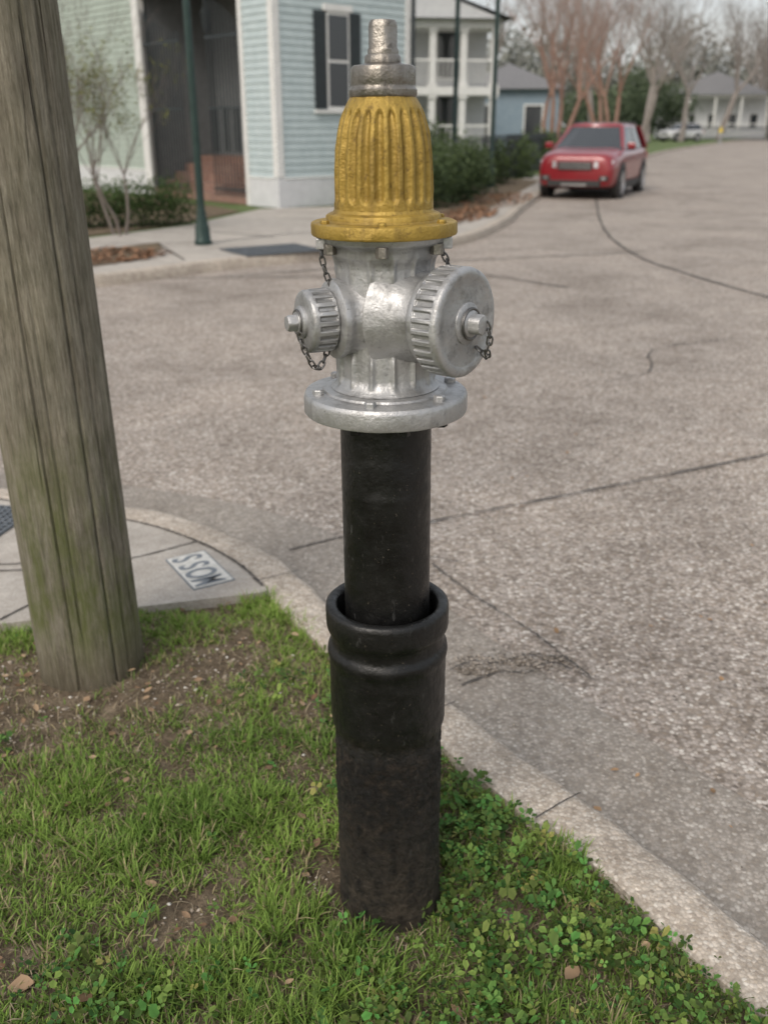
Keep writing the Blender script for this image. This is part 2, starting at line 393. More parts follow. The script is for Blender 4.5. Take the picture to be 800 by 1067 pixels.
# silt lying against the kerb foot
mb=MB(); ribbon(mb,[(p.x,p.y) for p in offset(K,.012) if -1.2<p.x<1.4][::3],.022,RZ+.0095,.004,6,.9)
mb.obj('kerb_silt',M_soil)
M_patch=aggregate('broken_concrete',(.24,.215,.185),(.08,.07,.06),(.50,.46,.42),95,.9,.95,1,1)
for k,(cx,cy,rx,ry) in enumerate([(.30,2.555,.075,.030),(.43,2.61,.07,.026),(.56,2.63,.055,.02)]):
    sheet('road_crumble',[(cx+rx*math.cos(a)*random.uniform(.6,1.2),cy+ry*math.sin(a)*random.uniform(.5,1.3)) for a in [i*2*math.pi/22 for i in range(22)]],RZ+.0105+.0002*k,M_patch)

# ------------------------------------------------------------ vegetation near
KIP=[(p.x,p.y) for p in Kin]+[(-30,-30)]; KOP=[(p.x,p.y) for p in K]+[(-30,-30)]
def area_mask(x,y,soft=.0):
    a=in_poly(x+soft,y+soft*.6,KIP)
    ed=[(-30,2.0),(-4,2.2),(-2.2,2.42),(-1.24,2.64),(-.80,2.76),(-.42,2.86)]
    lim=np.interp(x,[e[0] for e in ed],[e[1] for e in ed]); lim=np.where(x>-.42,3.2,lim)
    a&=(y<lim-.012+.035*(vn(x,y,16,5)-.5))
    a&=(np.hypot(x-hx,y-hy)>.108)&(np.hypot(x+.88,y-2.43)>.155)
    return a
def g2(x,y,cx,cy,rx,ry): return np.exp(-((x-cx)/rx)**2-((y-cy)/ry)**2)
def bare(x,y):
    b=1.35*g2(x,y,-.90,2.28,.42,.20)+.95*g2(x,y,-.52,2.52,.15,.20)+1.2*g2(x,y,-.42,1.46,.12,.075)+1.2*g2(x,y,-.12,1.58,.09,.09)+.75*g2(x,y,-1.0,1.82,.25,.10)+.55*g2(x,y,-.2,2.3,.08,.25)+.55*g2(x,y,-.75,1.35,.10,.06)
    b+=.9*g2(x,y,-1.3,2.3,.4,.22)+.4*g2(x,y,-.45,2.15,.12,.08)+.45*g2(x,y,-.2,1.9,.07,.14)
    return b
def cloverd(x,y):
    return np.clip((x+.12-.35*(y-1.5))/.18+.9*(fbm(x,y,5,71)-.5),0,1)
n=36000
x=rng.uniform(-2.1,1.2,n); y=rng.uniform(.85,2.95,n)
d=1.15-bare(x,y)*(.75+.6*fbm(x,y,8,36))-2.9*np.clip(.46-fbm(x,y,7,31),0,1)-.30*cloverd(x,y)
keep=area_mask(x,y,rng.normal(0,.012,n))&(rng.random(n)<np.clip(d,.06,1))
x=x[keep];y=y[keep];dk=np.clip(d[keep],0,1)
nb=rng.integers(5,12,len(x)); tx=np.repeat(x,nb);ty=np.repeat(y,nb);td=np.repeat(dk,nb); n=len(tx)
tx=tx+rng.normal(0,.010,n);ty=ty+rng.normal(0,.010,n)
def blades(name,tx,ty,L,W,lean,az,col,mat,droop=.5):
    n=len(tx); dx=np.cos(az);dy=np.sin(az); bz=soilz(tx,ty)-.004
    px=-dy;py=dx; tw=rng.normal(0,.5,n); px,py=px*np.cos(tw)-py*np.sin(tw),px*np.sin(tw)+py*np.cos(tw)
    V=np.zeros((n,7,3)); C=np.zeros((n,7,3))
    for k,(t,w) in enumerate([(0,.8),(.4,1.),(.75,.75),(1,0)]):
        s=lean*t*(.6+droop*t); h=t*np.sqrt(np.clip(1-(lean*(.5+.4*t))**2,.05,1))
        cx=tx+dx*L*s; cy=ty+dy*L*s; cz=bz+L*h
        ww=W*w/2
        if k<3:
            V[:,2*k,0]=cx-px*ww;V[:,2*k,1]=cy-py*ww;V[:,2*k,2]=cz
            V[:,2*k+1,0]=cx+px*ww;V[:,2*k+1,1]=cy+py*ww;V[:,2*k+1,2]=cz
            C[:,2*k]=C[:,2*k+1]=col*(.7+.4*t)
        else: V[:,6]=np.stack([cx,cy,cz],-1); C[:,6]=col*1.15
    b=(np.arange(n)*7)[:,None]
    F=np.concatenate([b+np.array([[0,1,3,2]]),b+np.array([[2,3,5,4]]),b+np.array([[4,5,6]])],1)
    return link_mesh(name,V.reshape(-1,3),F.ravel(),np.tile([4,4,3],n),C.reshape(-1,3),mat)
patch=np.repeat(fbm(x,y,3,41),nb)
big=np.repeat(np.clip((fbm(x,y,7,51)-.45)*5,0,1),nb)
L=rng.uniform(.014,.036,n)*(.75+1.0*big)*(.70+.45*td)
W=rng.uniform(.0018,.0040,n)
az=rng.uniform(0,2*np.pi,n); lean=np.clip(rng.normal(.62,.25,n),.05,.95)
c0=np.array([.112,.195,.036]);c1=np.array([.26,.38,.080]);c2=np.array([.38,.32,.18])
f=np.clip(patch*1.9-.40+rng.normal(0,.28,n),0,1)[:,None]
col=c0*(1-f)+c1*f
dry=rng.random(n)<(.10+.32*(1-td)); col[dry]=c2*rng.uniform(.5,1.2,(dry.sum(),1))
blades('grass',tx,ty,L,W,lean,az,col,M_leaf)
n=20000; x=rng.uniform(-2.1,1.2,n);y=rng.uniform(.85,2.95,n);k=area_mask(x,y);x=x[k];y=y[k];n=len(x)
col=np.array([.36,.295,.20])*rng.uniform(.35,1.2,(n,1))
blades('dry_thatch',x,y,rng.uniform(.015,.055,n),rng.uniform(.0010,.0024,n),np.full(n,.98),rng.uniform(0,6.28,n),col,M_dryleaf,.2)
# clover and broad-leaved weeds
n=30000; x=rng.uniform(-1.9,1.2,n); y=rng.uniform(.85,2.7,n)
d=1.1*cloverd(x,y)-.9*g2(x,y,-.13,1.55,.10,.10)+np.clip(fbm(x,y,4,81)-.56,0,1)*2.0*(1-np.clip(bare(x,y),0,1))
d*=np.clip(fbm(x,y,9,91)*3.4-.80,.10,1)
k=area_mask(x,y,rng.normal(0,.015,n))&(rng.random(n)<d); x=x[k];y=y[k];n=len(x)
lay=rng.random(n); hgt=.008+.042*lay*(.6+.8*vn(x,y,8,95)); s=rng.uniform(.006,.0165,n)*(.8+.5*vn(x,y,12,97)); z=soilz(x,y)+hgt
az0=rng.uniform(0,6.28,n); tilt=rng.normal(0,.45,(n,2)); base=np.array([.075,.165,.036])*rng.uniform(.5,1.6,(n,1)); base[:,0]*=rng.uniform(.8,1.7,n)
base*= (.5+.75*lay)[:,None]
yel=rng.random(n)<.02; base[yel]=np.array([.28,.27,.08])
Vl=[];Cl=[]
for kx in range(3):
    a=az0+kx*2*np.pi/3+rng.normal(0,.25,n); dx,dy=np.cos(a),np.sin(a); px,py=-dy,dx
    cup=rng.uniform(-.3,.6,n); wd=rng.uniform(.6,1.15,n); sl_=s*rng.uniform(.75,1.25,n)
    for (u,w,h) in [(0.08,0,0),(.55,-.42,.12),(1.0,-.26,.03),(1.0,0,-.05),(1.0,.26,.03),(.55,.42,.12),(.5,0,0)]:
        X=x+sl_*(dx*u+px*w*wd);Y=y+sl_*(dy*u+py*w*wd);Z=z+sl_*(h+cup*u)+ (X-x)*tilt[:,0]+(Y-y)*tilt[:,1]
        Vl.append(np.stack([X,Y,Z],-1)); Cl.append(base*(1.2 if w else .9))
V=np.stack(Vl,1).reshape(n*3,7,3);C=np.stack(Cl,1).reshape(n*3,7,3)
b=(np.arange(n*3)*7)[:,None]
F=np.concatenate([b+np.array([[0,1,6]]),b+np.array([[1,2,3,6]]),b+np.array([[3,4,5,6]]),b+np.array([[5,0,6]])],1)
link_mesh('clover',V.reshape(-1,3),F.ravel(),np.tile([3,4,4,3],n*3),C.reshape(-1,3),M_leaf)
# pebbles & shells
def pebbles(name,x,y,z,s,col):
    n=len(x); O=np.array([(1,0,0),(-1,0,0),(0,1,0),(0,-1,0),(0,0,1),(0,0,-1),(.62,.62,.5),(-.62,.62,.5),(.62,-.62,.5),(-.62,-.62,.5)],float)
    T=[(0,6,8),(6,4,8),(0,2,6),(2,4,6),(2,7,4),(2,1,7),(1,9,7),(7,9,4),(9,8,4),(9,3,8),(3,0,8),(1,3,9),(0,5,2),(2,5,1),(1,5,3),(3,5,0)]
    sc=s[:,None,None]*rng.uniform(.55,1.2,(n,1,3))*np.array([1,1,.55]); J=rng.normal(0,.13,(n,10,3))
    P=(O[None]+J)*sc; a=rng.uniform(0,6.28,n); ca,sa=np.cos(a)[:,None],np.sin(a)[:,None]
    V=np.stack([P[:,:,0]*ca-P[:,:,1]*sa+x[:,None],P[:,:,0]*sa+P[:,:,1]*ca+y[:,None],P[:,:,2]+z[:,None]],-1)
    b=(np.arange(n)*10)[:,None]; F=np.concatenate([b+np.array([t]) for t in T],1)
    return link_mesh(name,V.reshape(-1,3),F.ravel(),np.full(n*len(T),3),np.repeat(col,10,0),M_stone)
n=16000; x=rng.uniform(-2.1,1.1,n);y=rng.uniform(.85,2.95,n)
k=area_mask(x,y)&(rng.random(n)<np.clip(bare(x,y)*.85+.07,0,1)); x=x[k];y=y[k];n=len(x)
tone=rng.random((n,1)); col=np.array([.15,.115,.08])*(1-tone)+np.array([.45,.39,.32])*tone; w=rng.random(n)<.10; col[w]=(.65,.62,.56)
pebbles('gravel',x,y,soilz(x,y)+.001,rng.uniform(.0018,.0075,n)*(.8+.6*(rng.random(n)<.12)),col)
n=1000; x=rng.uniform(-.2,2.4,n);y=rng.uniform(1.3,5.5,n); kd=~in_poly(x,y,KOP); x=x[kd];y=y[kd];n=len(x)
pebbles('road_grit',x,y,np.full(n,RZ+.011),rng.uniform(.0015,.0045,n),np.array([.28,.24,.19])*rng.uniform(.4,1.6,(n,1)))
n=420; x=np.concatenate([rng.normal(.42,.13,n)]);y=rng.normal(2.60,.035,n)
pebbles('road_grit',x,y,np.full(n,RZ+.012),rng.uniform(.002,.0065,n),np.array([.30,.26,.22])*rng.uniform(.35,1.6,(n,1)))
def leaves(name,x,y,z,s,col,curl=.4):
    n=len(x); a=rng.uniform(0,6.28,n); t1=rng.normal(0,.35,n);t2=rng.normal(0,.35,n)
    us=[0,.25,.5,.78,1.0]; ws=[.02,.26,.33,.2,0.]
    P=[]; cu=rng.uniform(.1,curl,n)
    for u,w in zip(us,ws):
        for sgn in (-1,0,1):
            X=s*(u-.5);Y=s*w*sgn*rng.uniform(.8,1.15,n);Z=s*(cu*(abs(sgn)*w*1.2)+.4*cu*(u-.5)**2*3)
            Z=Z+X*t1*.6+Y*t2*.6
            P.append(np.stack([x+X*np.cos(a)-Y*np.sin(a),y+X*np.sin(a)+Y*np.cos(a),z+Z+.3*s*np.abs(t1)*.6],-1))
    V=np.stack(P,1); b=(np.arange(n)*15)[:,None]; F=[]
    for i in range(4):
        for j in range(2): F.append(b+np.array([[i*3+j,i*3+j+1,i*3+j+4,i*3+j+3]]))
    F=np.concatenate(F,1); C=np.repeat(col,15,0)*rng.uniform(.8,1.2,(n*15,1))
    return link_mesh(name,V.reshape(-1,3),F.ravel(),np.full(n*8,4),C,M_dryleaf,smooth=True)
n=1500; x=rng.uniform(-1.6,1.0,n);y=rng.uniform(.9,2.9,n);k=area_mask(x,y)&(rng.random(n)<np.clip(.16+.6*bare(x,y),0,1));x=x[k];y=y[k]
x=np.append(x,[.03,-.69,-.56,.36,.47,-.14,-.30,.0,.5]);y=np.append(y,[1.205,1.29,1.25,1.31,1.24,1.62,1.47,2.0,1.33]);n=len(x)
s=rng.uniform(.008,.030,n); s[-9:-4]=(.05,.05,.05,.045,.04)
tn=rng.random((n,1)); col=np.array([.14,.08,.045])*(1-tn)+np.array([.42,.30,.19])*tn
leaves('fallen_leaves',x,y,soilz(x,y)+.016*rng.random(n)+.006,s,col)
n=70; x=rng.uniform(.5,2.6,n);y=rng.uniform(1.8,6,n);kd=~in_poly(x,y,KOP);x=x[kd];y=y[kd]
x=np.append(x,[.62,1.25,.98,1.12]);y=np.append(y,[2.05,3.3,2.88,2.9]);n=len(x)
leaves('fallen_leaves',x,y,np.full(n,RZ+.014),rng.uniform(.010,.028,n),np.array([.25,.16,.09])*rng.uniform(.5,1.5,(n,1)))
def litter(cx,cy,rx,ry,n,rot=0):
    a=rng.uniform(0,6.28,n); r=np.sqrt(rng.random(n)); X=r*np.cos(a)*rx;Y=r*np.sin(a)*ry
    x=cx+X*math.cos(rot)-Y*math.sin(rot); y=cy+X*math.sin(rot)+Y*math.cos(rot)
    leaves('leaf_litter',x,y,np.full(n,.02),rng.uniform(.05,.11,n),np.array([.24,.135,.08])*rng.uniform(.5,1.4,(n,1)))
litter(-4.2,11.6,1.6,.9,900,.3); litter(1.45,17.4,.5,1.6,500,-.3); litter(2.4,21,.7,2.5,500,-.3)

# ------------------------------------------------------------ utility pole
def pole_r(r,z,a):
    v=Vector((math.cos(a)*1.0,math.sin(a)*1.0,z*.12+.3))
    q=noise.noise(v*1.6)*.004+noise.noise(Vector((math.cos(a)*9,math.sin(a)*9,z*.5)))*.0014
    aa=a-2*math.pi if a>math.pi else a
    for ka,kz in ((-1.1,1.62),(-1.95,.98),(-.7,.52),(-2.3,1.45)):
        dz=(z-kz)/.035; da=(aa-ka)/.12; q+=.006*math.exp(-dz*dz-da*da)
    c=noise.noise(Vector((math.cos(a)*16,math.sin(a)*16,z*.2+7)))
    if c>.42: q-=min((c-.42)*.08,.007)
    return r+q
prof=[(.151-.0035*min(z,9),z) for z in [ -.1+.02*i for i in range(120)]]+[(.151-.0035*z,z) for z in [2.5,3,4,5,6,7,8,9]]
pole=lathe('utility_pole',prof,M_wood,None,180,pole_r,ang=60)
pole.location=(-.88,2.43,0); pole.rotation_euler=(0,R(-.7),0)

# ------------------------------------------------------------ fire hydrant
H=empty('fire_hydrant',(hx,hy,0)); H.rotation_euler=(0,R(-.5),0)
def wob(r,z,a):
    q=.0012*noise.noise(Vector((math.cos(a)*2,math.sin(a)*2,z*9)))
    cx,cy=math.cos(a),math.sin(a)
    if r>.1:
        k=1 if z<.42 else (.30 if z<.56 else .12)
        q+=k*(.0030*noise.noise(Vector((cx*6,cy*6,z*50)))+.0026*noise.noise(Vector((cx*15,cy*15,z*140))))
    return r+q
base=[(.070,.600),(.091,.640),(.0925,.676),(.096,.682),(.101,.684),(.109,.684),(.1135,.680),(.1150,.672),(.1150,.642),(.1135,.634),(.108,.627),(.1055,.618),(.1055,.606),(.108,.599),(.1125,.594),(.1138,.585),(.1125,.576),(.1108,.570)]
zz=.562
while zz>.445: base.append((.1105,zz)); zz-=.008
base+=[(.1103,.438),(.1092,.430),(.1070,.422),(.1052,.414),(.1045,.406)]
zz=.400
while zz>.0: base.append((.1040,zz)); zz-=.0045
base+=[(.106,-.01),(.107,-.06)]
lathe('sleeve',base,M_black,H,240,wob,ang=60)
lathe('riser_pipe',[(.0785,.58),(.0785,.905),(.0792,.91),(.0785,.915),(.0785,1.055)],M_black,H,72,ang=30)
def rim_noise(r,z,a): return r+.0010*noise.noise(Vector((math.cos(a)*4,math.sin(a)*4,z*20)))
lathe('breakaway_flange',[(.07,1.051),(.132,1.050),(.1370,1.052),(.1385,1.055),(.1385,1.078),(.1372,1.083),(.1345,1.086),(.122,1.0875),(.105,1.0885),(.103,1.092),(.098,1.093),(.090,1.094),(.087,1.098),(.07,1.102)],M_silver,H,128,rim_noise,ang=30)
mb=MB()
for i in range(6):
    a=2*math.pi*(i+.30)/6; cx,cy=.117*math.cos(a),.117*math.sin(a)
    V,F=lathe_vf([(.0100,1.084),(.0100,1.0945),(.0085,1.097)],6); mb.add([(v[0]+cx,v[1]+cy,v[2]) for v in V],F)
mb.obj('flange_bolts',M_silver,H,bev=.001)
mb=MB()
for i in range(8):
    a=2*math.pi*(i+.35)/8; cx,cy=.105*math.cos(a),.105*math.sin(a)
    V,F=lathe_vf([(.0115,1.036),(.0115,1.052)],6); mb.add([(v[0]+cx,v[1]+cy,v[2]) for v in V],F)
mb.obj('flange_nuts',M_black,H,bev=.001)
def barrel_r(r,z,a):
    f=max(0,min(1,(z-1.103)/.008))*max(0,min(1,(1.165-z)/.02))+.8*max(0,min(1,(z-1.265)/.02))*max(0,min(1,(1.312-z)/.008))
    k=abs(math.sin(a*7+.35)); rb=math.exp(-(k/.34)**2)
    return r+.0060*rb*f+.0008*noise.noise(Vector((math.cos(a)*5,math.sin(a)*5,z*40)))
bp=[(.091,1.095),(.0855,1.099),(.081,1.104),(.079,1.110)]
for i in range(1,47):
    z=1.110+.004*i; b_=.0765+.0035*math.exp(-((z-1.215)/.045)**2); bp.append((b_,z))
bp+=[(.0775,1.297),(.0785,1.303),(.084,1.308),(.0865,1.312),(.0865,1.322),(.090,1.326),(.098,1.329),(.102,1.332),(.102,1.340)]
lathe('barrel',bp,M_silver,H,240,barrel_r,ang=60)
mb=MB()
for i in range(6):
    a=2*math.pi*(i+.47)/6; cx,cy=.096*math.cos(a),.096*math.sin(a)
    V,F=lathe_vf([(.0105,1.314),(.0105,1.331)],6); mb.add([(v[0]+cx,v[1]+cy,v[2]) for v in V],F)
mb.obj('bonnet_nuts',M_brass,H,bev=.001)
lathe('bonnet_flange',[(.07,1.3400),(.111,1.3395),(.1145,1.3405),(.1158,1.343),(.1158,1.3565),(.1148,1.3595),(.112,1.3608),(.100,1.3612),(.0925,1.362),(.0905,1.3645),(.0900,1.369),(.0885,1.3720),(.085,1.3735),(.080,1.375),(.0775,1.380),(.06,1.386)],M_gold,H,128,rim_noise,ang=28)
mb=MB()
for i in range(6):
    a=2*math.pi*(i+.47)/6; cx,cy=.1035*math.cos(a),.1035*math.sin(a)
    V,F=lathe_vf([(.0075,1.358),(.0075,1.3645),(.006,1.3665)],6); mb.add([(v[0]+cx,v[1]+cy,v[2]) for v in V],F)
mb.obj('bonnet_bolts',M_gold,H,bev=.001)
keys=[(1.380,.0778),(1.41,.0775),(1.44,.0768),(1.47,.0745),(1.495,.0702),(1.515,.0640),(1.530,.0565),(1.540,.049)]
bp=[]
for i in range(80):
    z=1.380+i*(1.540-1.380)/79; bp.append((float(np.interp(z,[k[0] for k in keys],[k[1] for k in keys])),z))
rr=np.array([p[0] for p in bp]); 
for _ in range(30): rr[1:-1]=(rr[:-2]+2*rr[1:-1]+rr[2:])/4
bp=[(float(a),b[1]) for a,b in zip(rr,bp)]
NF=22
def bon_r(r,z,a):
    ph=(a*NF/(2*math.pi)+.3)%1; t=abs(ph-.5)*2
    top=1.526-.016*t*t; bot=1.388+.010*t*t
    f=min(1,max(0,(z-bot)/.009))*min(1,max(0,(top-z)/.012)); f=f*f*(3-2*f)
    g=1-min(1,max(0,(t-.12)/.62))**1.6
    return r-.0062*f*g*(.55+.45*min(1,r/.075))+.0009*noise.noise(Vector((math.cos(a)*8,math.sin(a)*8,z*60)))
lathe('bonnet',bp,M_gold,H,352,bon_r,ang=55)
lathe('bonnet_neck',[(.046,1.536),(.0500,1.539),(.0515,1.542),(.0515,1.549),(.0485,1.553),(.0480,1.556),(.0487,1.558),(.0487,1.577),(.0470,1.581),(.044,1.5825),(.030,1.584),(.0272,1.586),(.0268,1.594),(.0245,1.597),(.02,1.598)],M_brass,H,72,rim_noise)
lathe('operating_nut',[(.0235,1.596),(.0238,1.603),(.0222,1.606),(.0218,1.634),(.0212,1.639),(.0190,1.6425),(.012,1.6435)],M_brass,H,60,lambda r,z,a:r*(1-.06*(.5-.5*math.cos(5*a)))+.0006*noise.noise(Vector((math.cos(a)*3,math.sin(a)*3,z*80))),ang=30)

def nozzle(name,ang,prof_body,prof_cap,lug_r,lug0,lug1,nl,boss,nut,z0):
    n=Vector((math.sin(ang),-math.cos(ang),0)); 
    up=Vector((0,0,1)); xx=up.cross(n).normalized(); M=Matrix((xx,up,n)).transposed().to_4x4(); M.translation=Vector((0,0,z0))
    lathe(name+'_nozzle',prof_body,M_silver,H,96,rim_noise,M,ang=40)
    def lug(r,z,a):
        if lug0<z<lug1 and r>lug_r-.006:
            t=(a*nl/(2*math.pi))%1
            return r+.0012 if t<.45 else r-.0030
        return r+.0006*noise.noise(Vector((math.cos(a)*4,math.sin(a)*4,z*60)))
    V,F=lathe_vf(prof_cap,nl*10,lug); o=mesh_obj(name+'_cap',V,F,M_silver,H,matrix=M); fixn(o); sharp(o,40)
    bv=o.modifiers.new('b','BEVEL'); bv.width=.0008; bv.segments=1; bv.limit_method='ANGLE'; bv.angle_limit=R(45)
    lathe(name+'_cap_boss',boss,M_silver,H,40,None,M)
    lathe(name+'_cap_nut',nut,M_silver,H,40,lambda r,z,a:r*(1-.10*(.5-.5*math.cos(5*a))),M,ang=25)
    return M
MR=nozzle('pumper',R(52),
 [(.060,.00),(.094,.030),(.088,.042),(.0795,.056),(.0735,.070),(.0700,.084),(.0695,.094),(.0725,.097),(.0745,.100),(.0745,.107),(.066,.110)],
 [(.055,.106),(.074,.108),(.079,.110),(.0830,.1125),(.0840,.1150),(.0840,.117),(.0840,.146),(.0845,.148),(.0850,.1535),(.0835,.158),(.080,.1605),(.074,.1612),(.069,.1595),(.066,.1585),(.040,.160),(.02,.162)],
 .084,.1165,.147,30,
 [(.033,.1575),(.0325,.1625),(.030,.1645),(.024,.166),(.0215,.170),(.019,.172),(.01,.173)],
 [(.0165,.171),(.0163,.187),(.0150,.1905),(.008,.1915)],1.216)
ML=nozzle('hose',R(-65),
 [(.055,.0),(.082,.024),(.077,.038),(.069,.052),(.0625,.064),(.0590,.074),(.0600,.079),(.0625,.083),(.0632,.087),(.0625,.093),(.058,.096),(.045,.098)],
 [(.035,.094),(.043,.096),(.0480,.099),(.0490,.101),(.0490,.103),(.0490,.130),(.0495,.132),(.0495,.137),(.0475,.141),(.043,.1430),(.034,.1440),(.02,.145)],
 .049,.1025,.131,20,
 [(.026,.142),(.0255,.148),(.022,.151),(.018,.152),(.0165,.155),(.01,.156)],
 [(.0135,.154),(.0133,.167),(.012,.1705),(.006,.1715)],1.213)
def catmull3(P,k):
    out=[];Q=[P[0]*2-P[1]]+P+[P[-1]*2-P[-2]]
    for i in range(1,len(Q)-2):
        a,b,c,d=Q[i-1:i+3]
        for j in range(k):
            t=j/k; out.append(.5*((2*b)+(c-a)*t+(2*a-5*b+4*c-d)*t*t+(3*b-a-3*c+d)*t**3))
    out.append(P[-1]); return out
def chain(name,pts,link=.015,wr=.0016):
    X=catmull3([Vector(p) for p in pts],12); Q=[X[0]]; acc=0
    for i in range(1,len(X)):
        acc+=(X[i]-X[i-1]).length
        if acc>=link*.72: Q.append(X[i]); acc=0
    mb=MB()
    for i in range(len(Q)-1):
        c=(Q[i]+Q[i+1])/2; t=(Q[i+1]-Q[i]).normalized()
        s=t.cross(Vector((0.3,1,.2))).normalized(); u=t.cross(s)
        if i%2: s,u=u,-s
        M=Matrix((t,s,u)).transposed().to_4x4(); M.translation=c
        V=[];F=[];na,nb_=14,6
        for a in range(na):
            A=2*math.pi*a/na; cx=(link/2-.0035)*(1 if math.cos(A)>0 else -1)*min(1,abs(math.cos(A))*3)+.0035*math.cos(A); cy=.0042*math.sin(A)
            nx,nyy=math.cos(A),math.sin(A)
            for b in range(nb_):
                B=2*math.pi*b/nb_; V.append((cx+nx*wr*math.cos(B),cy+nyy*wr*math.cos(B),wr*math.sin(B)))
        for a in range(na):
            for b in range(nb_): F.append((a*nb_+b,((a+1)%na)*nb_+b,((a+1)%na)*nb_+(b+1)%nb_,a*nb_+(b+1)%nb_))
        mb.add(V,F,M)
    return mb.obj(name,M_steel,H,smooth=True)
nl=Vector((math.sin(R(-65)),-math.cos(R(-65)),0)); nr=Vector((math.sin(R(52)),-math.cos(R(52)),0))
pL=nl*.153+Vector((0,0,1.213)); pR=nr*.168+Vector((0,0,1.216))
chain('chain_1',[pL+Vector((.004,-.018,-.014)),pL+Vector((.012,-.02,-.04)),pL+Vector((.028,-.012,-.072)),pL+Vector((.040,.0,-.062)),pL+Vector((.05,.02,-.035))])
chain('chain_2',[(-.098,-.035,1.335),(-.098,-.04,1.31),(-.092,-.04,1.285),(-.085,-.035,1.262),(-.08,-.03,1.24)])
chain('chain_3',[pR+Vector((.022,-.006,.004)),pR+Vector((.030,-.004,-.02)),pR+Vector((.026,.0,-.045)),pR+Vector((.030,.01,-.056)),pR+Vector((.01,.03,-.04))])
chain('chain_4',[(.088,-.04,1.335),(.092,-.045,1.315),(.10,-.04,1.298),(.105,-.02,1.28)])
def ring(name,M,r,d,w=.0022):
    V=[];F=[]
    for i in range(32):
        A=2*math.pi*i/32
        for j in range(8):
            B=2*math.pi*j/8; V.append(((r+w*math.cos(B))*math.cos(A),(r+w*math.cos(B))*math.sin(A),d+w*math.sin(B)))
    for i in range(32):
        for j in range(8): F.append((i*8+j,((i+1)%32)*8+j,((i+1)%32)*8+(j+1)%8,i*8+(j+1)%8))
    o=mesh_obj(name,V,F,M_steel,H,True,M); fixn(o); sharp(o,60)
ring('chain_ring_1',MR,.0235,.1690); ring('chain_ring_2',ML,.0190,.1525)
mb=MB()
for sx in(-1,1):
    cx=.098*sx; mb.box(cx-.008,cx+.008,-.047,-.030,1.322,1.3395)
mb.obj('chain_lugs',M_silver,H,bev=.002)

# ------------------------------------------------------------ street lamp
M_green=pmat('dark_green_paint',(.012,.03,.026),(.025,.05,.043),10,.4,.3,.15,.002)
M_glass=pmat('lamp_glass',(.5,.5,.46),(.6,.6,.56),5,.3,0,0)
SL=empty('street_lamp',(-2.45,13.08,0))
def flute(r,z,a): return r*(1-.05*abs(math.sin(a*6)))
lathe('post',[(.12,0),(.12,.05),(.105,.07),(.10,.22),(.085,.26),(.072,.34),(.065,.40),(.055,.46),(.052,.5),(.045,3.6),(.06,3.62),(.06,3.68),(.035,3.72),(.03,3.85),(.08,3.9)],M_green,SL,48,flute)
lathe('lantern',[(.08,3.9),(.13,4.25),(.135,4.27)],M_glass,SL,8)
lathe('lantern_cap',[(.15,4.27),(.155,4.29),(.10,4.40),(.03,4.46),(.015,4.55)],M_green,SL,8)
for (px,py) in ((1.75,25.0),(2.75,25.5)):
    e=empty('street_post',(px,py,0)); lathe('shaft',[(.10,0),(.10,.4),(.06,.5),(.055,6.2),(.07,6.22),(.02,6.3)],M_green,e,16)
# ------------------------------------------------------------ siding house
M_side=pmat('blue_green_siding',(.37,.44,.45),(.46,.53,.535),6,.6,0,.1,.002)
M_side2=pmat('green_siding',(.31,.365,.32),(.38,.435,.38),6,.6,0,.1,.002)
M_white=pmat('white_trim',(.58,.58,.56),(.70,.70,.68),5,.6,0,.1,.002)
M_found=pmat('foundation_paint',(.50,.51,.52),(.60,.61,.62),5,.8,0,.2,.003)
M_shut=pmat('shutter_paint',(.014,.02,.023),(.026,.034,.038),10,.5,0,0)
M_dark=pmat('porch_painted_shade',(.15,.16,.165),(.21,.22,.225),6,.7,0,0)  # grey wall colour imitates the shade inside the porch
M_roof=pmat('roof_shingle',(.12,.12,.125),(.20,.20,.205),12,.9,0,.5,.01)
def brick():
    m,nt,b=new_mat('red_brick'); v=coords(nt)
    t=nt.nodes.new('ShaderNodeTexBrick'); t.inputs['Scale'].default_value=6
    t.inputs['Color1'].default_value=(.18,.09,.07,1);t.inputs['Color2'].default_value=(.25,.14,.10,1);t.inputs['Mortar'].default_value=(.27,.25,.22,1)
    nt.links.new(v,t.inputs[0]); nt.links.new(t.outputs[0],b.inputs['Base Color']); b.inputs['Roughness'].default_value=.9; return m
M_brick=brick()
def winglass():
    m,nt,b=new_mat('window_glass'); b.inputs['Base Color'].default_value=(.03,.035,.04,1); b.inputs['Roughness'].default_value=.08; b.inputs['Specular IOR Level'].default_value=.8; return m
M_win=winglass()
SH=empty('siding_house',(-2.03,19.1,0),R(42))
def lap(mb,axis,a0,a1,fixed,out,z0,z1,step=.13):
    z=z0
    while z<z1-1e-6:
        zt=min(z+step,z1); o0=fixed-.022; o1=fixed-.004
        if axis=='x': V=[(a0,o0,z),(a1,o0,z),(a1,o1,zt),(a0,o1,zt),(a0,fixed,z),(a1,fixed,z)]
        else: V=[(o0,a0,z),(o0,a1,z),(o1,a1,zt),(o1,a0,zt),(fixed,a0,z),(fixed,a1,z)]
        mb.add(V,[(0,1,2,3),(0,4,5,1)]); z=zt
HH=6.6; LX=3.4; LY=11
mb=MB(); lap(mb,'x',.12,LX-.10,0,1,.55,HH); mb.obj('side_wall',M_side,SH)
mb=MB(); lap(mb,'y',.12,1.0,0,1,.55,HH); lap(mb,'y',1.0,4.9,0,1,4.3,HH)
mb.obj('corner_wall',M_side,SH)
mb=MB(); lap(mb,'y',5.15,LY,0,1,.55,HH); mb.obj('front_wall',M_side2,SH)
mb=MB()
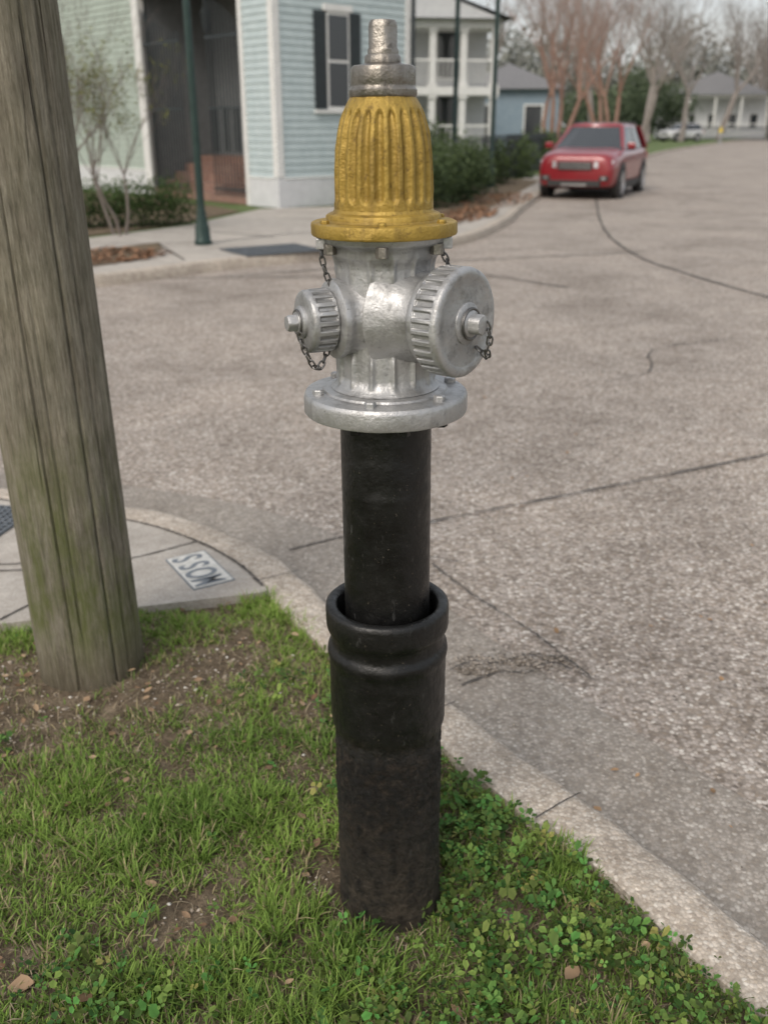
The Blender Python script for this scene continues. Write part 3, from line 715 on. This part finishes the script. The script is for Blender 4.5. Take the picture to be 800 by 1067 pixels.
mb.box(.0,LX,.0,.98,.0,HH); mb.box(1.9,LX,.98,LY,.0,HH); mb.box(0,1.9,5.0,LY,0,HH); mb.box(0.005,1.9,.98,5.0,4.25,HH-.01)
mb.obj('core',M_side,SH)
mb=MB(); mb.box(-.03,LX+.01,-.03,.97,0,.55); mb.box(-.03,1.0,5.05,LY+.01,0,.55); mb.obj('foundation',M_found,SH)
mb=MB(); mb.box(-.035,.12,-.035,.12,.56,HH); mb.box(LX-.10,LX+.03,-.035,.1,.56,HH); mb.box(-.04,.10,.96,1.08,.0,4.3); mb.box(-.04,.12,4.88,5.15,0,HH); mb.box(-.05,.08,1.08,4.88,4.1,4.32)
mb.box(-.045,.0,.121,.955,.53,.56);mb.box(-.045,.0,5.16,LY,.53,.56); mb.box(.125,LX-.105,-.045,0,.53,.56)
mb.obj('trim',M_white,SH,bev=.004)
mb=MB(); mb.box(1.86,1.895,1.0,4.98,.85,4.2); mb.box(.2,1.86,4.96,4.995,.1,4.2); mb.obj('porch_back',M_dark,SH)
mb=MB(); 
for i in range(5): mb.box(.02+.28*i,1.86,1.12,4.86,.17*i+.0,.17*(i+1))
mb.obj('brick_steps',M_brick,SH)
mb=MB()
mb.box(1.82,1.858,2.2,3.2,.86,3.1); mb.obj('door',M_shut,SH)
mb=MB()
for i in range(11):
    y=1.15+i*.115; mb.cyl(.02,y,.12,3.3+.5*math.sin(i/10*1.57),.016,6)
for i in range(14):
    y=4.85-i*.115; mb.cyl(.02,y,.12,3.8-.5*math.sin(i/13*1.57),.016,6)
for zz in(.25,1.8,3.1):
    mb.box(.005,.035,1.12,2.35,zz,zz+.04); mb.box(.005,.035,3.35,4.87,zz,zz+.04)
for i in range(8): mb.box(.002,.038,1.13+i*.165,1.15+i*.165,1.0,1.8)
mb.obj('iron_gate',M_shut,SH)
lan=lathe('wall_lantern',[(.03,3.25),(.10,3.35),(.12,3.62),(.13,3.64),(.03,3.78),(.012,4.1)],M_shut,SH,8); lan.location=(.5,3.0,0)
mb=MB(); mb.box(1.22,1.78,-.05,-.02,1.78,3.5); mb.obj('window_frame',M_white,SH)
mb=MB(); 
for (a,b,c,d) in ((1.26,1.74,1.84,2.62),(1.26,1.74,2.67,3.44)): mb.box(a,b,-.056,-.051,c,d)
mb.obj('window_glass',M_win,SH)
mb=MB()
for x0 in(.92,1.79):
    mb.box(x0,x0+.28,-.055,-.022,1.8,3.5)
    for k in range(28): mb.box(x0+.03,x0+.25,-.062,-.056,1.84+k*.058,1.84+k*.058+.03)
mb.obj('shutters',M_shut,SH)
mb=MB(); mb.box(.9,2.1,-.09,-.02,1.72,1.775); mb.box(1.15,1.85,-.08,-.02,3.505,3.62); mb.obj('window_sill',M_white,SH)
mb=MB(); mb.box(-.05,-.02,9.2,10.1,1.4,3.5); mb.obj('front_window_frame',M_white,SH)
mb=MB(); mb.box(-.056,-.051,9.26,10.04,1.46,3.44); mb.obj('front_window_glass',M_win,SH)
mb=MB(); mb.box(-.06,-.022,8.7,9.18,1.4,3.5); mb.box(-.06,-.022,10.12,10.6,1.4,3.5); mb.obj('front_shutters',M_shut,SH)
mb=MB(); mb.cyl(LX+.08,-.06,0,HH,.045,8); mb.obj('downspout',M_shut,SH)
V=[(-.5,-.5,HH),(LX+.5,-.5,HH),(LX+.5,LY+.5,HH),(-.5,LY+.5,HH),(LX/2,2,HH+1.9),(LX/2,LY-2,HH+1.9)]
mesh_obj('roof',V,[(0,1,4),(1,2,5,4),(2,3,5),(3,0,4,5),(3,2,1,0)],M_roof,SH)

# ------------------------------------------------------------ other houses
def simple_house(name,loc,rot,w,d,h,mat,found=.6,porch=1.8,storeys=2,ncol=5,roofh=1.8,gable=True):
    e=empty(name,loc,rot)
    mb=MB(); mb.box(-w/2,w/2,0,d,0,h)
    mb.obj('walls',mat,e)
    if porch:
        mb=MB(); mb.box(-w/2-.05,w/2+.05,-porch,-.003,0,found); mb.obj('porch_floor',M_found,e)
        mb=MB()
        lev=(h-found)/storeys
        for s in range(storeys):
            z0=found+lev*s; z1=found+lev*(s+1)
            for i in range(ncol):
                x=-w/2+.15+(w-.3)*i/(ncol-1); mb.box(x-.11,x+.11,-porch+.02,-porch+.24,z0+(.0 if s==0 else .005),z1-.28)
                mb.box(x-.16,x+.16,-porch-.03,-porch+.29,z1-.40,z1-.283); mb.box(x-.16,x+.16,-porch-.03,-porch+.29,z0+.003,z0+.12)
            mb.box(-w/2-.05,w/2+.05,-porch-.05,-.003,z1-.28,z1)
            mb.box(-w/2+.1,w/2-.1,-porch+.08,-porch+.14,z0+.85,z0+.92)
            for i in range(int(w/.16)):
                x=-w/2+.15+.16*i; mb.box(x-.015,x+.015,-porch+.09,-porch+.13,z0+.12,z0+.85)
        mb.obj('porch_columns',M_white,e)
    mb=MB(); mf=MB()
    nx=max(2,int(w/2.2))
    for s in range(storeys):
        z0=found+(h-found)/storeys*s
        for i in range(nx):
            x=-w/2+w*(i+.5)/nx; mf.box(x-.5,x+.5,-.04,-.004,z0+.3,z0+2.0); mb.box(x-.42,x+.42,-.05,-.042,z0+.38,z0+1.92)
        for i in range(3):
            y=d*(i+.5)/3; mf.box(-w/2-.04,-w/2-.004,y-.5,y+.5,z0+.4,z0+2.0); mb.box(-w/2-.05,-w/2-.042,y-.42,y+.42,z0+.48,z0+1.92)
            mf.box(w/2+.004,w/2+.04,y-.5,y+.5,z0+.4,z0+2.0); mb.box(w/2+.042,w/2+.05,y-.42,y+.42,z0+.48,z0+1.92)
    mf.obj('window_frames',M_white,e); mb.obj('windows',M_win,e)
    y0=-porch-.4 if porch else -.4
    V=[(-w/2-.4,y0,h),(w/2+.4,y0,h),(w/2+.4,d+.4,h),(-w/2-.4,d+.4,h),(0,y0+(.0 if gable else 2.5),h+roofh),(0,d+.4-(.0 if gable else 2.5),h+roofh)]
    F=[(1,2,5,4),(3,0,4,5),(3,2,1,0)]
    if not gable: F+=[(0,1,4),(2,3,5)]
    mesh_obj('roof',V,F,M_roof,e)
    if gable: mesh_obj('gable',[(-w/2,y0+.1,h),(w/2,y0+.1,h),(0,y0+.1,h+roofh*.93),(-w/2,d,h),(w/2,d,h),(0,d,h+roofh*.93)],[(0,1,2),(5,4,3)],mat,e)
    return e
M_whitewall=pmat('white_siding',(.46,.47,.48),(.56,.57,.57),4,.7,0,0)
M_bluewall=pmat('blue_siding',(.17,.23,.28),(.23,.29,.34),4,.7,0,0)
simple_house('porch_house',(.95,39,0),R(8),6.0,9,5.0,M_whitewall,.6,1.8,2,6,1.1)
simple_house('blue_house',(6.4,52,0),R(-5),5,8,3.2,M_bluewall,.5,0,1,4,1.3,False)
simple_house('white_house',(39.5,122,0),R(-12),12,10,4.8,M_whitewall,.8,2.4,1,5,2.6,False)
fe=empty('iron_fence',(0,0,0)); mb=MB()
fp=catmull([(.9,22.2),(2.0,24.5),(3.2,28),(5.0,33.5),(7.0,39.5)],14)
for i in range(len(fp)-1):
    a,b=fp[i],fp[i+1]; L_=(b-a).length; n_=max(1,int(L_/.13))
    for j in range(n_):
        p=a+(b-a)*j/n_; mb.box(p.x-.011,p.x+.011,p.y-.011,p.y+.011,.05,1.25)
    t=(b-a).normalized(); ang=math.atan2(t.y,t.x); M=Matrix.Translation((a.x,a.y,0))@Matrix.Rotation(ang,4,'Z')
    for zz in(.18,1.1): mb.box(0,L_+.02,-.015,.015,zz,zz+.035,M=M)
mb.obj('pickets',M_shut,fe)
fe2=empty('iron_fence',(36,110,0),R(-12)); mb=MB()
for i in range(80): mb.box(-6+i*.15-.03,-6+i*.15+.03,-.02,.02,0,1.4)
mb.box(-6,6,-.03,.03,1.2,1.28); mb.box(-6,6,-.03,.03,.2,.28); mb.obj('pickets',M_shut,fe2)

# ------------------------------------------------------------ foliage
def leafmass(name,blobs,n,size,c1,c2,parent=None,flat=0):
    P=[];C=[]
    w=np.array([b[3]*b[4]*b[5] for b in blobs]);w=w/w.sum()
    for b,wi in zip(blobs,w):
        m=int(n*wi)+5; u=rng.normal(size=(m,3)); u/=np.linalg.norm(u,axis=1)[:,None]
        r=rng.random(m)**.4*(1+.18*np.sin(u[:,0]*7+b[0])*np.sin(u[:,1]*6+b[1])+.1*rng.normal(size=m))
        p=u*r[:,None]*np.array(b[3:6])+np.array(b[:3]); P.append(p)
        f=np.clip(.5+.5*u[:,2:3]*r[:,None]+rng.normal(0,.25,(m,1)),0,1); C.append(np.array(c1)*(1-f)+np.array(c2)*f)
    P=np.concatenate(P);C=np.concatenate(C); P[:,2]=np.maximum(P[:,2],.03); n=len(P)
    a=rng.normal(size=(n,3));a/=np.linalg.norm(a,axis=1)[:,None]; b=rng.normal(size=(n,3)); b-=a*(a*b).sum(1)[:,None]; b/=np.linalg.norm(b,axis=1)[:,None]
    s=size*rng.uniform(.6,1.4,(n,1))
    V=np.stack([P-a*s,P-b*s*.45,P+a*s,P+b*s*.45],1)
    return link_mesh(name,V.reshape(-1,3),np.arange(n*4),np.full(n,4),np.repeat(C,4,0),M_leaf,parent)
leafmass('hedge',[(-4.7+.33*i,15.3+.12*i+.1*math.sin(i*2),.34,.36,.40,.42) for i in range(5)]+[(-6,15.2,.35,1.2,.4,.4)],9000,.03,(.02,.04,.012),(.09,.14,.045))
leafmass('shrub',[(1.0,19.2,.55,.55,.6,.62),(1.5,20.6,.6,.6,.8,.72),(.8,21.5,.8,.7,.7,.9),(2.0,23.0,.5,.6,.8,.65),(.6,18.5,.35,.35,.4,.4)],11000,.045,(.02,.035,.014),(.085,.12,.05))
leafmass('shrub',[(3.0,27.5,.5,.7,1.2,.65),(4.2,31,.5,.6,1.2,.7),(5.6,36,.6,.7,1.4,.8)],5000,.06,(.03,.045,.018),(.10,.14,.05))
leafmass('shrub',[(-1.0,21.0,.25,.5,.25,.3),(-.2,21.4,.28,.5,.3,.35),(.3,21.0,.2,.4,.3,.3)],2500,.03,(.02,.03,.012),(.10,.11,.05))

def branch_mesh(seed,h,r0,levels=5,nchild=3,spread=.55,trunks=1,up=.25):
    rnd=random.Random(seed); mb=MB(); tips=[]
    def tube(p0,p1,r0,r1,ns):
        t=(p1-p0); 
        if t.length<1e-5: return
        t.normalize(); s=t.cross(Vector((.31,.2,.93))); 
        if s.length<.01: s=t.cross(Vector((1,0,0)))
        s.normalize(); u=t.cross(s); V=[];F=[]
        for p,r in((p0,r0),(p1,r1)):
            for i in range(ns):
                A=2*math.pi*i/ns; V.append(tuple(p+(s*math.cos(A)+u*math.sin(A))*r))
        for i in range(ns): F.append((i,(i+1)%ns,ns+(i+1)%ns,ns+i))
        mb.add(V,F)
    def grow(p,d,L,r,lev):
        ns=8 if lev==0 else (5 if lev<3 else 3); k=3 if lev<3 else 2; q=p.copy(); dd=d.copy(); rr=r
        for i in range(k):
            dd=(dd+Vector((rnd.gauss(0,.13),rnd.gauss(0,.13),rnd.gauss(0,.06)+up*.25))).normalized()
            q2=q+dd*L/k; r2=rr*(.86 if lev<2 else .78); tube(q,q2,rr,r2,ns); q,rr=q2,r2
            if lev>0 and i<k-1 and lev<levels and rnd.random()<.6: side(q,dd,L*.6,rr*.55,lev+1)
        if lev<levels:
            for c in range(nchild if lev else nchild+1): side(q,dd,L*rnd.uniform(.6,.85),rr*rnd.uniform(.55,.75),lev+1)
        else: tips.append(q)
    def side(q,dd,L,r,lev):
        v=Vector((rnd.gauss(0,1),rnd.gauss(0,1),rnd.gauss(0,.5))); v=(v-dd*v.dot(dd)).normalized()
        nd=(dd+v*spread*rnd.uniform(.7,1.4)+Vector((0,0,up))).normalized(); grow(q,nd,L,max(r,.004*h/8),lev)
    for t in range(trunks):
        a=t*2*math.pi/max(1,trunks)+seed; d=Vector((math.cos(a)*.25,math.sin(a)*.25,1)).normalized() if trunks>1 else Vector((0,0,1))
        grow(Vector((math.cos(a)*.1,math.sin(a)*.1,0)) if trunks>1 else Vector((0,0,0)),d,h*.32,r0,0)
    return mb,tips
M_bark1=pmat('red_brown_bark',(.20,.115,.085),(.30,.19,.145),6,.8,0,.2,.01)
M_bark2=pmat('haze_tinted_twigs',(.19,.165,.15),(.27,.24,.22),1,.9,0,0)  # bark paled in its colour to imitate distance haze
M_bark3=pmat('grey_bark',(.12,.10,.085),(.2,.17,.15),6,.9,0,.3,.01)
mb,tips=branch_mesh(3,7.5,.12,5,2,.5,4,up=.3)
o=mb.obj('crape_myrtle',M_bark1); o.location=(6.4,38,0)
o2=bpy.data.objects.new('crape_myrtle',o.data); COL.objects.link(o2); o2.location=(11.5,52,0); o2.rotation_euler=(0,0,2); o2.scale=(1.2,1.2,1.2)
mb,t1=branch_mesh(11,11,.25,5,3,.6,1); T1=mb.obj('bare_tree',M_bark2); T1.location=(13,62,0)
mb,t2=branch_mesh(23,12,.3,5,3,.65,1); T2=mb.obj('bare_tree',M_bark2); T2.location=(19,75,0)
for (px,py,s,r,d) in ((10,70,1.1,1,T2),(16.5,88,1.3,3,T1),(24,92,1.3,2,T2),(29,98,1.2,4,T1),(36,108,1.3,1,T2),(43,112,1.3,5,T1),(46,125,1.4,2.2,T2),(28,128,1.6,.7,T1),(20,120,1.6,1.7,T2),(38,140,1.7,3.7,T1),(12,105,1.5,3.3,T2),(52,138,1.5,.3,T1)):
    q=bpy.data.objects.new('bare_tree',d.data); COL.objects.link(q); q.location=(px,py,0); q.scale=(s,s,s); q.rotation_euler=(0,0,r)
bl=[]
for i in range(46):
    X=-40+i*3.4+rng.uniform(-2,2); bl.append((X+20,175+rng.uniform(-8,20)-.1*X,5+rng.uniform(0,5),5+rng.uniform(0,3),4,6+rng.uniform(0,4)))
leafmass('distant_trees',bl,40000,.55,(.17,.18,.155),(.29,.29,.265))  # pale greys put the distance haze into the foliage colour
leafmass('evergreen_trees',[(44.5,103,4.0,3,3,3.6),(31,112,3.2,3.5,2.5,3.0),(24,104,2.6,4,2.5,2.6),(17,86,2.2,2.6,2.5,2.2),(27,108,4.5,2.6,2.5,3.2)],15000,.20,(.045,.065,.038),(.12,.155,.09))
mb,tt=branch_mesh(5,2.6,.025,4,3,.5,3,up=.3); o=mb.obj('sapling',M_bark3); o.location=(-3.9,14.3,0)
pts=[Vector(t) for t in tt]
bl=[(p.x-3.9,p.y+14.3,p.z,.12,.12,.12) for p in pts[::3]]
lm=leafmass('leaves',bl,900,.022,(.06,.08,.02),(.22,.22,.06)); lm.parent=o; lm.matrix_parent_inverse=Matrix.Translation((3.9,-14.3,0))
mb,tt=branch_mesh(8,3.4,.03,4,3,.5,3,up=.3); o=mb.obj('sapling',M_bark3); o.location=(-5.0,14.6,0)

# ------------------------------------------------------------ parked car
def carpaint(name,c):
    m,nt,b=new_mat(name); v=coords(nt); f=noi(nt,v,3,3)
    nt.links.new(ramp(nt,f,[(.3,[q*.9 for q in c]),(.7,c)]),b.inputs['Base Color']); b.inputs['Roughness'].default_value=.35
    b.inputs['Coat Weight'].default_value=.8; b.inputs['Coat Roughness'].default_value=.06; b.inputs['Metallic'].default_value=.1; return m
M_plastic=pmat('black_plastic',(.02,.02,.02),(.035,.035,.035),20,.6,0,0)
M_tyre=pmat('tyre_rubber',(.02,.02,.02),(.03,.03,.03),30,.85,0,.2,.002)
M_rim=pmat('alloy_rim',(.45,.45,.46),(.55,.55,.56),10,.3,.9,0)
M_lightg=pmat('headlamp',(.50,.51,.53),(.65,.66,.68),20,.12,.3,0)
M_tail=carpaint('tail_lens',(.4,.01,.01))
def car(name,loc,rot,paint,sc=1):
    e=empty(name,loc,rot); e.scale=(sc,sc,sc)
    st=[(-2.33,.66,.46,.80),(-2.31,.80,.32,.93),(-2.22,.88,.26,1.00),(-1.95,.925,.24,1.05),(-1.5,.94,.23,1.09),(-1.0,.945,.23,1.13),(-.2,.945,.23,1.13),(.8,.945,.23,1.14),(1.6,.94,.24,1.15),(2.0,.925,.28,1.14),(2.22,.88,.32,1.09),(2.31,.78,.40,1.0),(2.33,.6,.45,.92)]
    V=[];F=[]
    prof=lambda w,b,t:[(0,t+.02),(.42*w,t+.015),(.60*w,t+.022),(.80*w,t-.01),(.93*w,t-.08),(.985*w,t-.22),(w,t*.5+b*.5),(.985*w,b+.16),(.93*w,b+.03),(.75*w,b),(0,b)]
    for (y,w,b,t) in st:
        p=prof(w,b,t); ring=p+[(-a,z) for a,z in reversed(p[1:-1])]
        V+=[(a,y,z) for a,z in ring]
    m=20
    for i in range(len(st)-1):
        for j in range(m): F.append((i*m+j,i*m+(j+1)%m,(i+1)*m+(j+1)%m,(i+1)*m+j))
    F.append(tuple(range(m))); F.append(tuple((len(st)-1)*m+j for j in reversed(range(m))))
    o=mesh_obj('body',V,F,paint,e); fixn(o); s=o.modifiers.new('s','SUBSURF'); s.levels=1;s.render_levels=2; o.data.polygons.foreach_set('use_smooth',[True]*len(o.data.polygons))
    b=[(-.84,-1.12),( -.5,-1.28),(0,-1.33),(.5,-1.28),(.84,-1.12),(.875,-.2),(.87,1.2),(.80,2.12),(0,2.2),(-.80,2.12),(-.87,1.2),(-.875,-.2)]
    t=[(-.62,-.36),(-.35,-.43),(0,-.46),(.35,-.43),(.62,-.36),(.67,.2),(.66,1.2),(.60,1.86),(0,1.92),(-.60,1.86),(-.66,1.2),(-.67,.2)]
    V=[(x,y,1.08) for x,y in b]+[(x,y,1.585) for x,y in t]; n=12
    F=[(i,(i+1)%n,n+(i+1)%n,n+i) for i in range(n)]
    o=mesh_obj('windows',V,F,M_win,e); fixn(o)
    V=[(x*1.02,y,1.575) for x,y in t]+[(x*.95,y*.97+.01,1.64) for x,y in t]+[(x*.6,y*.7+.1,1.675) for x,y in t]
    F=[(i,(i+1)%n,n+(i+1)%n,n+i) for i in range(n)]+[(n+i,n+(i+1)%n,2*n+(i+1)%n,2*n+i) for i in range(n)]+[tuple(2*n+i for i in range(n))]
    o=mesh_obj('roof',V,F,paint,e); fixn(o); sharp(o,60)
    mb=MB()
    def strip(i,wd):
        p0=Vector((b[i][0],b[i][1],1.06)); p1=Vector((t[i][0],t[i][1],1.60)); c=Vector((0,.4,1.2)); out=((p0+p1)/2-c); out.z=0; out.normalize(); tn=Vector((-out.y,out.x,0))
        Vv=[]
        for p in(p0,p1):
            for o_ in(-.02,.02):
                for s_ in(-wd,wd): Vv.append(tuple(p+out*o_+tn*s_))
        mb.add(Vv,[(0,1,3,2),(4,6,7,5),(0,4,5,1),(2,3,7,6),(0,2,6,4),(1,5,7,3)])
    for i,wd in((0,.04),(4,.04),(7,.10),(9,.10)): strip(i,wd)
    mb.obj('pillars',paint,e)
    mb=MB(); 
    for sx in(-1,1):
        p0=Vector((.875*sx,.35,1.08));p1=Vector((.665*sx,.5,1.6)); 
        mb.add([tuple(p0+Vector((.01*sx,-.04,0))),tuple(p0+Vector((.01*sx,.04,0))),tuple(p1+Vector((.01*sx,.04,0))),tuple(p1+Vector((.01*sx,-.04,0)))],[(0,1,2,3)])
        mb.box(.60*sx-.02,.60*sx+.02,-.2,1.6,1.665,1.70)
    mb.box(-.62,.62,-2.385,-2.30,.30,.43); mb.box(-.90,.90,-1.5,1.5,.19,.28)
    for sx in(-1,1): mb.box(min(.945*sx,.958*sx),max(.945*sx,.958*sx),-1.0,1.0,.27,.38)
    mb.obj('cladding',M_plastic,e,bev=.008)
    mb=MB(); mb.box(-.40,.40,-2.372,-2.30,.66,.84)
    for sx in(-1,1): mb.box(.68*sx-.11,.68*sx+.11,-2.33,-2.2,.42,.54)
    mb.obj('grille',M_plastic,e,bev=.02)
    mb=MB()
    for k in range(4): mb.box(-.38,.38,-2.382,-2.374,.685+k*.040,.697+k*.040)
    for sx in(-1,1): mb.box(.68*sx-.04,.68*sx+.04,-2.342,-2.333,.45,.51)
    mb.box(-.30,.30,-2.392,-2.387,.31,.36)
    mb.obj('grille_bars',M_rim,e)
    mb=MB()
    for sx in(-1,1):
        V_=[(.44*sx,-2.362,.70),(.84*sx,-2.22,.74),(.87*sx,-2.19,.87),(.44*sx,-2.355,.84),(.44*sx,-2.2,.70),(.80*sx,-2.1,.74),(.82*sx,-2.1,.87),(.44*sx,-2.2,.84)]
        mb.add(V_,[(0,1,2,3),(4,7,6,5),(0,4,5,1),(1,5,6,2),(2,6,7,3),(3,7,4,0)])
    mb.obj('headlights',M_lightg,e,bev=.01)
    mb=MB()
    for sx in(-1,1): mb.box(1.0*sx-.10,1.0*sx+.10,-.98,-.86,1.10,1.24)
    mb.obj('mirrors',paint,e,bev=.03)
    mb=MB()
    for sx in(-1,1): mb.box(.80*sx-.08,.80*sx+.08,2.2,2.30,.80,.98)
    mb.obj('tail_lights',M_tail,e,bev=.01)
    for sx in(-1,1):
        for yy in(-1.42,1.40):
            Mx=Matrix.Translation((.865*sx,yy,.36))@Matrix.Rotation(math.pi/2*sx,4,'Y')
            lathe('wheel_arch',[(.41,-.12),(.445,.05),(.44,.083),(.41,.088),(.37,.08)],M_plastic,e,32,None,Matrix.Translation((.865*sx,yy,.38))@Matrix.Rotation(math.pi/2*sx,4,'Y'))
            lathe('tyre',[(.20,-.12),(.33,-.12),(.36,-.09),(.362,.07),(.345,.10),(.27,.108),(.255,.10),(.25,.05)],M_tyre,e,32,None,Mx)
            mb=MB(); V_,F_=lathe_vf([(.255,.085),(.262,.104),(.245,.106),(.238,.085)],32); mb.add(V_,F_)
            for k in range(5): mb.box(-.03,.03,.02,.25,.085,.103,M=Matrix.Rotation(2*math.pi*k/5,4,'Z'))
            V_,F_=lathe_vf([(.06,.08),(.055,.11)],16); mb.add(V_,F_)
            r=mb.obj('rim',M_rim,e); r.matrix_local=Mx
    return e
car('parked_car',(5.38,25.2,RZ),R(-24),carpaint('red_car_paint',(.24,.009,.016)),1.0)
car('parked_car',(29.5,100,RZ+.12),R(-60),carpaint('white_car_paint',(.6,.6,.6)),1.0)
M_yel=pmat('yellow_paint',(.55,.40,.03),(.7,.52,.05),10,.5,0,0)
FH=empty('fire_hydrant',(29.6,88.5,0)); FH.scale=(1.3,1.3,1.3)
lathe('barrel',[(.16,0),(.16,.05),(.1,.07),(.1,.62),(.15,.64),(.15,.68),(.12,.70)],M_silver,FH,24); lathe('bonnet',[(.12,.70),(.12,.80),(.09,.92),(.04,.98),(.03,1.05)],M_yel,FH,24)
for i,a in enumerate((90,0)):
    lathe('side_outlets_%d'%(i+1),[(.055,-.17),(.055,.17)] if a else [(.075,0),(.075,.19)],M_silver,FH,16,None,Matrix.Translation((0,0,.5))@(Matrix.Rotation(R(90),4,'Y') if a else Matrix.Rotation(R(90),4,'X')))

# ------------------------------------------------------------ light, world, camera
w=bpy.data.worlds.new('World'); scene.world=w; w.use_nodes=True; nt=w.node_tree
bg=nt.nodes['Background']; sky=nt.nodes.new('ShaderNodeTexSky'); sky.sky_type='NISHITA'; sky.sun_disc=False
EL,AZ=R(42),R(-150)
sky.sun_elevation=EL; sky.air_density=1.0; sky.dust_density=5.0; sky.ozone_density=.8; sky.altitude=0
d=Vector((math.sin(AZ)*math.cos(EL),math.cos(AZ)*math.cos(EL),math.sin(EL)))
sky.sun_rotation=AZ
# thin overcast veil mixed into the clear sky
veil=mix(nt,.5,sky.outputs[0],(7.6,7.6,7.5))
nt.links.new(veil,bg.inputs[0]); bg.inputs[1].default_value=.15
sl=bpy.data.lights.new('sun','SUN'); sl.energy=1.5; sl.angle=R(25); sl.color=(1,.96,.90)
so=bpy.data.objects.new('sun',sl); COL.objects.link(so); so.rotation_euler=d.to_track_quat('Z','Y').to_euler()
cam=bpy.data.cameras.new('camera'); co=bpy.data.objects.new('camera',cam); COL.objects.link(co)
co.location=(0,0,1.5); co.rotation_euler=(R(90-22.56),0,0)
cam.sensor_fit='VERTICAL'; cam.sensor_height=36; cam.sensor_width=27; cam.lens=32.73; cam.clip_start=.05; cam.clip_end=3000
cam.dof.use_dof=True; cam.dof.focus_distance=1.55; cam.dof.aperture_fstop=3.8
scene.camera=co
scene.view_settings.view_transform='Standard'; scene.view_settings.look='None'; scene.view_settings.exposure=0
